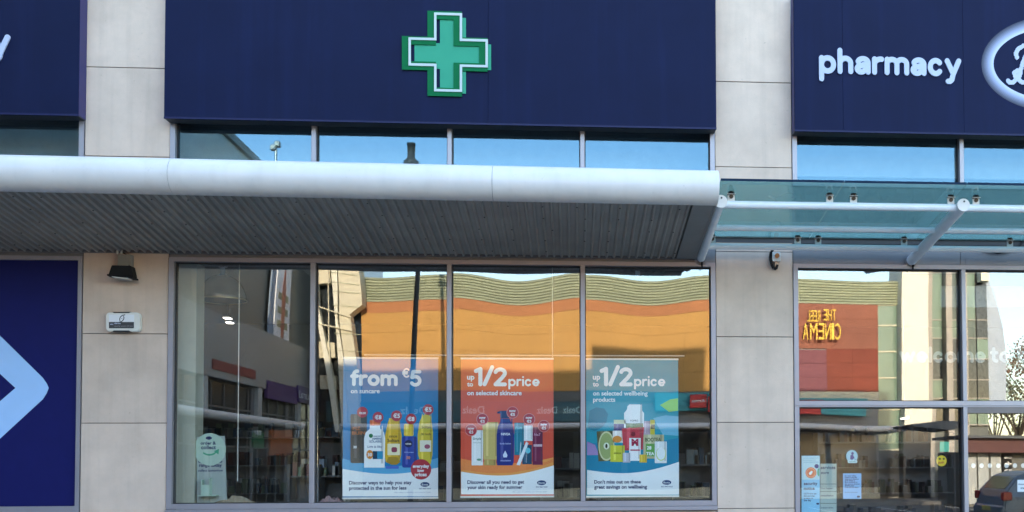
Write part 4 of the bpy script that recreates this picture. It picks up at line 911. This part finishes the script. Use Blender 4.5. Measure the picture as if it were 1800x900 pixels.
zm = M(1500, 613, VF)[1]; xm = M(1454, 640, VF)[0]
panels(xb_, x_t, zm, zr0, 3, 3, TER, CIN, YF); panels(xm, x_t, z_l, zm, 2, 3, TER2, CIN, YF); panels(xb_, xm, z_l, M(1430, 598, VF)[1] - .4, 2, 3, TER3, CIN, YF + .012)
box('cream_band', CREAM, CIN, xb_ - .3, x_t, YF - .05, YF + .02, M(1450, 704, VF)[1], z_l - .01)
box('lower_band', mat('band_grey', (0.10, 0.11, 0.11), .6), CIN, xa, xb_ - .31, YF - .05, YF + .0, M(900, 706, VF)[1], z_l - .01)
# glazed strip
zz = [0.2, 2.2, 3.9, 5.2, 6.3, 7.4, zr0]
for k in range(6): box('glazing_panel', GGL if k else SHOPD, CIN, x_t + .02, x_g - .02, YF - .2, YF - .08, zz[k] + .03, zz[k + 1] - .03)
for k in range(1, 7): box('transom', CREAM, CIN, x_t + .02, x_g - .02, YF - .2, YF - .04, zz[k] - .028, zz[k] + .028)
box('glazing_core', MGREY, CIN, x_t + .003, x_g, YF - 10, YF - .21, 0, zr0)
PIL = mat('white_render', (0.80, 0.76, 0.62), .8, var=.03)
box('tall_pier', PIL, CIN, x_g + .003, x_p, YF - 1.2, YF + .5, 3.0, 10.6, bevel=.02)
box('pier_base', SHOPD, CIN, x_g + .003, x_p, YF - 1.2, YF + .45, 0.145, 2.998)
# shopfront under the cinema
box('shopfront_wall', CREAM, CIN, xa, x_t, YF - .052, YF + .03, 0.14, 0.6)
nb = 10
for k in range(nb):
    w_ = (x_t - xa) / nb; box('shop_window', SHOPD, CIN, xa + w_ * k + .12, xa + w_ * (k + 1) - .12, YF - .045, YF + .03, .61, 3.2)
    box('shop_pier', mat('pier_grey', (0.08, 0.08, 0.075), .7), CIN, xa + w_ * k - .117, xa + w_ * k + .117, YF - .05, YF + .06, .61, 3.22)
# letters
YEL = mat('yellow_letter', (0.85, 0.55, 0.03), .5, var=.02)
def facing(name, s, px0, px1, pyb, hpx, V, m, parent, bold=.02, thick=0.0, off=0.0):
    """lettering on a facade that looks towards the pharmacy: reads right when faced, mirrored in the glass"""
    x1, z = M(px1, pyb, V); x0, _ = M(px0, pyb, V)
    return text(name, s, (x1, RY(V) + off, z), x1 - x0, m, parent, bold, xd=(-1, 0, 0), thick=thick, height=hpx * (12 + V) / F)
CS = thing('cinema_sign', 'yellow raised letters of the cinema name on terracotta wall, mirrored in the entrance glass', 'sign', (M(1445, 600, VF)[0], YF, M(1445, 600, VF)[1]))
def word(s, px0, px1, pyb, h):
    ws = {'I': .45, 'M': 1.25, ' ': .45}; tot = sum(ws.get(c, .9) for c in s); x = px1
    for c in s:
        w = (px1 - px0) * ws.get(c, .9) / tot
        if c != ' ': facing('letter', c, x - w * .80, x, pyb, h, VF - .25, YEL, CS, .0, .12, 0)
        x -= w
word('THE', 1447, 1470, 564, 20); word('REEL', 1418, 1442, 566, 20); word('CINEMA', 1409, 1478, 597, 29)
# shop signs
def fsign(name, label, cat, px0, px1, py0, py1, V, m, txt=(), group=None, th=.12):
    x0, z1 = M(px0, py0, V); x1, z0 = M(px1, py1, V); y = RY(V)
    t = thing(name, label, cat, ((x0 + x1) / 2, y, z0), group); box('board', m, t, x0, x1, y - th, y, z0, z1, bevel=.01)
    for s, a, b, yb, h, mm in txt: facing('lettering', s, a, b, yb, h, V - .012, mm, t, .02)
    return t
WHL = mat('sign_white', (0.75, 0.75, 0.75), .5)
DZ = mat('dealz_letter', (0.42, 0.62, 0.62), .5)
fsign('shop_sign', 'long dark teal sign repeating the word Dealz, mirrored behind the posters', 'shop sign', 575, 1030, 706, 742, VF - .3, TEALD, [('Dealz', 700, 748, 727, 13, DZ), ('Dealz', 816, 858, 727, 13, DZ), ('Dealz', 937, 972, 727, 13, DZ), ('Dealz', 983, 1021, 727, 13, DZ)])
fsign('shop_sign', 'turquoise sign band right of the turquoise poster, mirrored in the fourth pane', 'shop sign', 1150, 1300, 690, 722, VF - .3, TEAL)
fsign('shop_sign', 'red shop sign reading Argos, left one of two mirrored in the fourth pane', 'shop sign', 1207, 1240, 693, 717, VF - .55, REDS, [('Argos', 1210, 1237, 707, 8, WHL)])
fsign('shop_sign', 'red shop sign reading Argos at the right edge of the fourth pane', 'shop sign', 1243, 1276, 697, 724, VF - .55, REDS, [('Argos', 1246, 1273, 712, 8, WHL)])
fsign('shop_sign', 'turquoise sign band mirrored in the entrance glass around the door transom', 'shop sign', 1390, 1526, 700, 729, VF - .3, TEAL)
fsign('shop_sign', 'red shop sign reading Argos, mirrored at the transom of the entrance', 'shop sign', 1407, 1448, 703, 730, VF - .55, REDS, [('Argos', 1412, 1443, 719, 9, WHL)])
# canopies across the street
def far_canopy(label, px0, px1, py, V, r=.16, depth=1.6):
    x0, z = M(px0, py, V); x1, _ = M(px1, py, V); y = RY(V)
    t = thing('far_canopy', label, 'canopy', ((x0 + x1) / 2, y, z), 'white canopies over the shops across the street')
    G().tube((x0, y, z), (x1, y, z), r, 20).build('fascia_tube', WHITE, t)
    G().prism([(y, z + .05), (y - depth, z - .1), (y - depth, z - .14), (y, z - .1)], x0, x1, 'x').build('soffit', SOFF, t)
far_canopy('white canopy tube mirrored behind the posters', 600, 1255, 750, VF - 3.2, .12, 2.9)
far_canopy('white canopy tube mirrored in the left entrance door', 1262, 1590, 752, VF - 3.2, .12, 2.9)

# cream stair tower -------------------------------------------------
VT = 29.3; YT = RY(VT)
ST = thing('stair_tower', 'sunlit cream lattice tower beside the orange wall, mirrored in the second pane', 'building', (M(600, 560, VT)[0], YT, 0))
def tq(x, y, V=VT): return M(x, y, V)
def slab(name, pts, m, y0, y1): return G().prism([tq(*p) for p in pts], y0, y1).build(name, m, ST)
slab('tower_core', [(553, 380), (632, 380), (632, 534), (616, 552), (625, 640), (625, 886), (553, 886)], DGL, YT - 4, YT - .62)
slab('cream_wall', [(617, 380), (642, 380), (642, 534), (624, 552), (632, 640), (632, 886), (617, 886), (612, 640), (606, 560)], CREAM, YT - .6, YT + .02)
slab('cream_wall', [(594, 380), (616, 380), (603, 560), (611, 640), (616, 886), (604, 886), (600, 620)], PIL, YT - .55, YT + .0)
slab('cream_beam', [(566, 470), (593, 470), (593, 500), (566, 502)], CREAM, YT - .5, YT - .1)
slab('slanted_column', [(556, 380), (563, 380), (567, 540), (586, 640), (600, 760), (592, 760), (576, 640), (560, 545)], PIL, YT - .4, YT + .1)
slab('sloped_beam', [(566, 540), (628, 556), (628, 558), (566, 542)], CREAM, YT - .1, YT + .12); slab('sloped_beam', [(566, 570), (628, 579), (628, 581.5), (566, 572)], CREAM, YT - .1, YT + .13)
slab('cream_beam', [(563, 600), (594, 602), (594, 628), (563, 630)], CREAM, YT - .5, YT - .12); slab('cream_beam', [(563, 660), (594, 660), (594, 684), (563, 684)], CREAM, YT - .5, YT - .12)
for k, y_ in enumerate((482, 498, 513, 537, 585, 615, 650)): slab('panel_joint_rail', [(596, y_), (640, y_ + 1), (640, y_ + 2), (596, y_ + 1)], LOUV, YT + .02, YT + .05)
for px in (590,): slab('thin_post', [(px, 470), (px + 2, 470), (px - 4, 600), (px - 3, 660), (px - 5, 660), (px - 6, 600)], CREAM, YT + .03, YT + .09)

# lighting mast -----------------------------------------------------
VM = 21.0; YM = RY(VM); kx = (12 + VM) / F
MA = thing('lighting_mast', 'tall dark mast in front of the orange wall, mirrored in the second pane', 'mast', (M(722, 800, VM)[0], YM, 0))
mx_ = M(722, 500, VM)[0]; ztop = M(723, 252, VM)[1]; zc = M(723, 281, VM)[1]
DK = mat('mast_dark', (0.03, 0.034, 0.034), .5)
G().tube((mx_, YM, 0), (mx_, YM, zc), 4.6 * kx, 14, 5.2 * kx).build('pole', DK, MA)
G().lathe((mx_, YM, zc), [(5.3 * kx, -10 * kx), (13 * kx, -9 * kx), (13.5 * kx, -3 * kx), (9 * kx, 1 * kx), (6.8 * kx, 3 * kx), (6.8 * kx, 25 * kx), (7.6 * kx, 25.2 * kx), (7.6 * kx, 29 * kx), (.01, 29.5 * kx)], 18).build('lamp_head', DK, MA, fix=False)
for s_ in (): G().tube((mx_ + s_ * .25, YM, zc - .3), (mx_ + s_ * .25, YM, zc + .35), .05, 8).build('lamp_bracket', DK, MA)

# side wing of the retail park (faces right, runs away from the shop) ---
XW = -10.9
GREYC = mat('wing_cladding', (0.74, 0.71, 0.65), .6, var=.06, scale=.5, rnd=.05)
WG = thing('wing_building', 'grey clad side wing of the retail park, mirrored in the first pane', 'building', (XW, -16, 0))
y_far = MX(548, 700, XW)[0]
ztopw = MX(410, 253, XW)[1]
box('core_wall', MGREY, WG, XW - 12, XW - .06, y_far, -1.5, 0, ztopw - .05)
zb1 = MX(420, 590, XW)[1]; zb2 = MX(420, 600, XW)[1]
n = 9
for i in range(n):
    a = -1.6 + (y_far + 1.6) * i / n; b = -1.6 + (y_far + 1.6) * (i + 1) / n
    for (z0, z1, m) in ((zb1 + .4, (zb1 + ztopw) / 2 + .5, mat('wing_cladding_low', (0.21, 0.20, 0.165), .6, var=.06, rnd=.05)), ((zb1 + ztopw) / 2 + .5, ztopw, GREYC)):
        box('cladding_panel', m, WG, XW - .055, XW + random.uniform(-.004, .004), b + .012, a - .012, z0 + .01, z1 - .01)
PALEC = mat('pale_band', (0.34, 0.335, 0.31), .6)
box('fascia_band', PALEC, WG, XW - .05, XW + .25, y_far, -1.6, zb1 - 1.6, zb1 + .38)
box('parapet', PALEC, WG, XW - .3, XW + .12, y_far, -1.6, ztopw + .003, ztopw + .25)
for i in range(7):
    a = -2.5 + (y_far + 2.5) * i / 7; b = -2.5 + (y_far + 2.5) * (i + 1) / 7
    box('shop_window', SHOPD, WG, XW - .05, XW + .06, b + .15, a - .15, .3, zb1 - 1.7); box('shop_pier', MGREY, WG, XW - .05, XW + .09, a - .148, a + .148, .14, zb1 - 1.62)
def wsign(name, label, px0, py0, px1, py1, m, off, txt=None, mm=None, cat='shop sign'):
    ya, za = MX(px0, py0, XW); yb, zb = MX(px1, py1, XW); z1 = (za); 
    z0 = MX(px0, py1, XW)[1]
    t = thing(name, label, cat, (XW + off, (ya + yb) / 2, z0)); box('board', m, t, XW + off - .12, XW + off, yb, ya, z0, z1)
    if txt: text('lettering', txt, (XW + off + .012, yb + .15, z0 + (z1 - z0) * .25), abs(ya - yb) - .3, mm, t, .02, xd=(0, 1, 0), height=(z1 - z0) * .5)
    return t
box_w = wsign('shop_sign', 'dull red lettered sign on the pale band, mirrored in the first pane', 360, 630, 432, 648, mat('dull_red', (0.24, 0.05, 0.05), .6), .28)
PUR = mat('purple_sign', (0.06, 0.02, 0.15), .5)
wsign('shop_sign', 'purple shop sign with a white frame symbol, mirrored beside the first mullion', 452, 668, 507, 700, PUR, .30)
wsign('shop_sign', 'purple shop sign with white lettering, mirrored across the first mullion', 508, 677, 545, 706, PUR, .32, 'natural', WHL)
for i in range(26):
    yy = -3 + (y_far + 3) * i / 26; box('window_mullion', mat('pale_frame', (0.14, 0.14, 0.135), .5), WG, XW + .062, XW + .10, yy - .03, yy + .03, .3, zb1 - 1.7)
for zz_ in (2.2, 3.4): box('window_transom', mat('pale_frame', (0.14, 0.14, 0.135), .5), WG, XW + .063, XW + .095, y_far + .2, -2.6, zz_, zz_ + .06)
wsign('window_display', 'orange red window display under the wing canopy, mirrored in the first pane', 466, 744, 505, 800, mat('display_orange', (0.42, 0.12, 0.03), .6), .16, cat='display')
wsign('window_display', 'green window display beside the orange red one, mirrored in the first pane', 436, 760, 454, 786, mat('display_green', (0.03, 0.16, 0.07), .6), .16, cat='display')
for px in (350, 443, 515):
    yy = MX(px, 680, XW)[0]; box('pilaster', mat('pale_pilaster', (0.5, 0.5, 0.47), .6), WG, XW + .10, XW + .22, yy - .22, yy + .22, zb1 - 3.2, zb1 - 1.61)
# wing banner
ya, za = MX(468, 478, XW); yb, zb = MX(495, 640, XW)
BN = thing('wall_banner', 'tall pale banner with a reddish shape on grey wing, mirrored in the first pane', 'banner', (XW + .2, (ya + yb) / 2, zb))
box('cloth', mat('banner_cloth', (0.82, 0.83, 0.84), .7), BN, XW + .16, XW + .2, yb, ya, zb + .8, za + 2)
ym = (ya + yb) / 2
g = G(); g.prism([(ym - .30, za - .5), (ym - .05, za + .5), (ym + .22, za - .5), (ym + .16, za - 2.2), (ym - .05, za - 3.4), (ym - .25, za - 2)], XW + .202, XW + .21, 'x'); g.build('printed_shape', mat('banner_red', (0.42, 0.16, 0.10), .7), BN)
for k in range(3): G().box(XW + .202, XW + .208, yb + .3, ya - .3, zb + 1.2 + k * .5, zb + 1.45 + k * .5).build('printed_line', mat('banner_olive', (0.3, 0.29, 0.16), .7), BN)
box('blue_edge', mat('banner_blue', (0.22, 0.30, 0.40), .6), BN, XW + .10, XW + .15, ya + .002, ya + .5, zb + .8, za + 2)
# wing canopy
yca, zca = MX(312, 724, XW + 2); ycb, zcb = MX(530, 747, XW + 2)
FCN = thing('far_canopy', 'long white canopy tube of the side wing, mirrored in the first pane', 'canopy', (XW + 2, (yca + ycb) / 2, zcb), 'white canopies over the shops across the street')
G().tube((XW + 2, yca + 3, (zca + zcb) / 2), (XW + 2, ycb, (zca + zcb) / 2), .12, 20).build('fascia_tube', WHITE, FCN)
box('deck', SOFF, FCN, XW + .3, XW + 1.95, ycb, yca + 3, (zca + zcb) / 2 - .12, (zca + zcb) / 2 + .02)
# twin floodlight on the wing roof
VFL = 26.0; fx, fz = M(485, 262, VFL); yfl = RY(VFL); kf = (12 + VFL) / F
FM = thing('roof_floodlights', 'small twin floodlights on a thin post on the wing roof, mirrored in the upper glass', 'floodlight', (fx, yfl, ztopw))
G().tube((fx, yfl, 9), (fx, yfl, fz + 10 * kf), .05, 8).build('post', STEEL, FM)
for dx, dz in ((-4, 2), (3, 8)):
    h = G().box(fx + (dx - 5) * kf, fx + (dx + 5) * kf, yfl - .1, yfl + .12, fz + (dz - 5) * kf, fz + (dz + 5) * kf).build('lamp', STEEL, FM, bevel=.03)
    G().tube((fx + dx * kf, yfl + .121, fz + dz * kf), (fx + dx * kf, yfl + .15, fz + dz * kf), 3.6 * kf, 14).build('reflector', WHITE, h)

# dark glass tower with curved fin on the right -----------------------
VG = 31.0; YG = RY(VG)
GT = thing('glass_tower', 'dark glazed corner tower with a curved pale screen, mirrored in the entrance glass', 'building', (M(1680, 600, VG)[0], YG, 0))
def gq(x, y): return M(x, y, VG)
x0g, x1g = gq(1626, 600)[0], gq(1742, 600)[0]
box('tower_core', mat('tower_grey', (0.10, 0.11, 0.10), .5), GT, x0g, x1g, YG - 6, YG - .3, 0, 9.9)
STONE2 = mat('tower_stone', (0.40, 0.36, 0.31), .8)
for px, w in ((1626, 9), (1660, 11), (1690, 8)): box('mullion_pier', STONE2, GT, gq(px, 600)[0], gq(px + w, 600)[0], YG - .29, YG + .25, 0, 9.9)
rn = random.Random(4)
for (pa, pb_) in ((1636, 1659), (1672, 1689), (1699, 1719), (1720, 1741)):
    zlist = [3.2, 4.4, 5.2, 6.1, 7.0, 7.8, 9.8]
    for k in range(6):
        m = rn.choice([DGL, GGL, mat('tower_pane_mid', (0.08, 0.11, 0.09), .15, spec=.7)])
        box('tower_pane', m, GT, gq(pa, 600)[0] + .02, gq(pb_, 600)[0] - .02, YG - .28, YG - .18, zlist[k] + .03, zlist[k + 1] - .03)
        box('tower_transom', STONE2, GT, gq(pa, 600)[0] + .01, gq(pb_, 600)[0] - .01, YG - .28, YG - .12, zlist[k] - .025, zlist[k] + .025)
fin = [(1742, 476), (1752, 500), (1762, 530), (1771, 570), (1776, 610), (1777, 650), (1776, 712), (1742, 712)]
SCR = mat('blue_grey_screen', (0.36, 0.42, 0.50), .5)
G().prism([gq(*p) for p in fin], YG - .6, YG - .45).build('curved_screen', SCR, GT)
box('white_panel', PIL, GT, gq(1720, 480)[0], gq(1735, 480)[0], YG - .1, YG + .4, gq(1730, 498)[1], 10.2)
# low red fronted unit and awning ----------------------------------
VK = 24.0; YK = RY(VK)
KI = thing('red_kiosk', 'low shop unit with a dark red fascia, mirrored in the right door', 'kiosk', (M(1750, 800, VK)[0], YK, 0))
kq = lambda x, y: M(x, y, VK)
box('wall', mat('kiosk_wall', (0.12, 0.12, 0.11), .6), KI, kq(1690, 800)[0], kq(1850, 800)[0], YK - 2.5, YK - .2, 0, kq(1750, 795)[1])
box('fascia', mat('dark_red', (0.07, 0.008, 0.009), .5), KI, kq(1688, 800)[0], kq(1852, 800)[0], YK - .19, YK + .5, kq(1750, 796)[1], kq(1750, 772)[1])
box('roof', mat('kiosk_roof', (0.06, 0.07, 0.08), .5), KI, kq(1680, 800)[0], kq(1860, 800)[0], YK - 2.6, YK + .8, kq(1750, 772)[1] + .003, kq(1750, 767)[1])
for px in (1700, 1722, 1745): box('door_panel', mat('pale_grey_panel', (0.36, 0.38, 0.38), .5), KI, kq(px, 800)[0], kq(px + 19, 800)[0], YK - .195, YK - .12, .1, kq(1750, 797)[1])
box('price_board', BLACK, KI, kq(1766, 800)[0], kq(1783, 800)[0], YK - .195, YK - .1, .6, kq(1750, 797)[1])
for k, s_ in enumerate(('costa', 'coffee', 'to go')): facing('board_text', s_, 1768, 1781, 806 + k * 11, 6, VK + .1 - .012, WHL, KI, .02)
VA = 20.0
AW = thing('dark_awning', 'dark sloping awning mirrored below the transom of the left door', 'awning', (M(1640, 760, VA)[0], RY(VA), 0))
aq = lambda x, y: M(x, y, VA)
G().prism([aq(1588, 746), aq(1640, 743), aq(1690, 745), aq(1690, 749), aq(1660, 759), aq(1590, 750)], RY(VA) - 1.2, RY(VA) + .6).build('canvas', mat('awning_grey', (0.14, 0.15, 0.16), .7), AW)

# trees --------------------------------------------------------------
LEAF = [mat('leaf_green', (0.25, 0.27, 0.17), .6, var=.3, scale=2), mat('leaf_olive', (0.27, 0.27, 0.18), .6, var=.3, scale=2), mat('leaf_rust', (0.20, 0.10, 0.05), .6, var=.3)]
BARK = mat('bark', (0.10, 0.08, 0.06), .9, var=.3, scale=8, bump=.4)
def tree(label, px, pyt, V, spread, mi, seed, n=2600):
    rn = random.Random(seed); x, zt_ = M(px, pyt, V); y = RY(V)
    t = thing('tree', label, 'tree', (x, y, 0), 'trees beyond the car park')
    H = zt_; g = G(); g.tube((x, y, 0), (x + .1, y, H * .45), .16, 10, .10)
    tips = []
    for k in range(9):
        a = rn.uniform(0, 6.28); r = rn.uniform(.3, .8) * spread; e = (x + math.cos(a) * r, y + math.sin(a) * r, H * rn.uniform(.55, .9))
        g.tube((x + .05, y, H * rn.uniform(.3, .45)), e, .06, 6, .02); tips.append(e)
    g.build('trunk', BARK, t)
    c = G(); cl = [(Vector(e), rn.uniform(.35, .7) * spread * .6) for e in tips for _ in range(2)]
    for k in range(n):
        e, r = rn.choice(cl); d = Vector((rn.gauss(0, 1), rn.gauss(0, 1), rn.gauss(0, .8))); d = d.normalized() * r * rn.random() ** .5
        p = e + d; p.z = min(p.z, H); u = Vector((rn.gauss(0, 1), rn.gauss(0, 1), rn.gauss(0, 1))).normalized(); v = u.orthogonal().normalized(); s_ = rn.uniform(.05, .10)
        c.face([p - u * s_, p + v * s_ * .6, p + u * s_, p - v * s_ * .6])
    c.build('crown', LEAF[mi], t, fix=False)
tree('loose olive tree with thinning leaves mirrored at the right edge of the entrance glass', 1785, 600, 34, 2.6, 1, 1, 1700)
tree('low green tree mirrored between the curved screen and the taller olive tree', 1745, 655, 38, 2.0, 0, 2, 1300)
tree('rust coloured tree mirrored at the very right edge behind the olive tree', 1830, 560, 40, 2.8, 2, 3, 1300)

# hatchback ------------------------------------------------------------
CARM = mat('blue_grey_car_paint', (0.15, 0.215, 0.285), .3, .1, var=.02, spec=.6)
VC = 12.0; YC = RY(VC); cx = M(1738, 860, VC)[0]
CA = thing('parked_car', 'blue grey hatchback seen from its rear corner, mirrored in the right door', 'car', (cx + 1.9, YC, 0))
prof = [(0, .28), (0.02, .60), (.06, .80), (.12, .95), (.42, 1.30), (.75, 1.40), (1.7, 1.42), (2.1, 1.36), (2.75, .98), (3.5, .86), (3.8, .66), (3.85, .30), (3.45, .22), (.35, .22)]
def sect(yo, shrink):
    return [(cx + X + (0 if Z < 1.0 else 0), YC + yo * (1 - (shrink if Z > .98 else 0)), Z) for X, Z in prof]
g = G(); L_ = [sect(-.86, .16), sect(-.80, .16), sect(.80, .16), sect(.86, .16)]
L_[0] = [(p[0] * 1, p[1], p[2]) for p in L_[0]]
for A_, B_ in zip(L_, L_[1:]):
    for k in range(len(prof)):
        k2 = (k + 1) % len(prof); g.face([A_[k], A_[k2], B_[k2], B_[k]])
g.face(L_[0]); g.face(L_[-1][::-1])
o = g.build('body', CARM, CA); b = bmesh.new(); b.from_mesh(o.data); bmesh.ops.remove_doubles(b, verts=b.verts, dist=1e-4); bmesh.ops.recalc_face_normals(b, faces=b.faces)
bmesh.ops.bevel(b, geom=[e for e in b.edges if len(e.link_faces) == 2 and e.calc_face_angle(0) > .4], offset=.035, segments=2, affect='EDGES', clamp_overlap=True); b.to_mesh(o.data); b.free()
CGL = mat('car_glass', (0.02, 0.05, 0.07), .06, spec=.9)
for s_ in (1, -1):
    yy = YC + s_ * .728
    for pts in ([(.42, 1.02), (.62, 1.30), (1.15, 1.34), (1.2, 1.02)], [(1.26, 1.02), (1.22, 1.34), (1.75, 1.34), (2.45, 1.02)]):
        G().prism([(cx + a_, b_) for a_, b_ in pts], yy - .012, yy + .012).build('side_window', CGL, CA)
G().prism([(cx + .155, .985), (cx + .405, 1.265), (cx + .39, 1.28), (cx + .135, .99)], YC - .62, YC + .62).build('rear_window', CGL, CA)
for s_ in (1, -1):
    box('tail_light', mat('tail_red', (0.45, 0.02, 0.02), .25), CA, cx - .005, cx + .22, YC + s_ * .72, YC + s_ * .875, .72, .92, bevel=.02)
    for wx in (.72, 3.05):
        w_ = G().tube((cx + wx, YC + s_ * .70, .31), (cx + wx, YC + s_ * .875, .31), .31, 24).build('wheel', mat('tyre', (0.02, 0.02, 0.02), .8), CA)
        G().tube((cx + wx, YC + s_ * .8751, .31), (cx + wx, YC + s_ * .885, .31), .2, 20).build('rim', STEEL, w_)
box('bumper', CARM, CA, cx - .06, cx + .18, YC - .84, YC + .84, .36, .60, bevel=.04)
box('number_plate', mat('plate', (0.7, 0.6, 0.15), .5), CA, cx - .066, cx - .061, YC - .26, YC + .26, .62 - .16, .62 - .05)
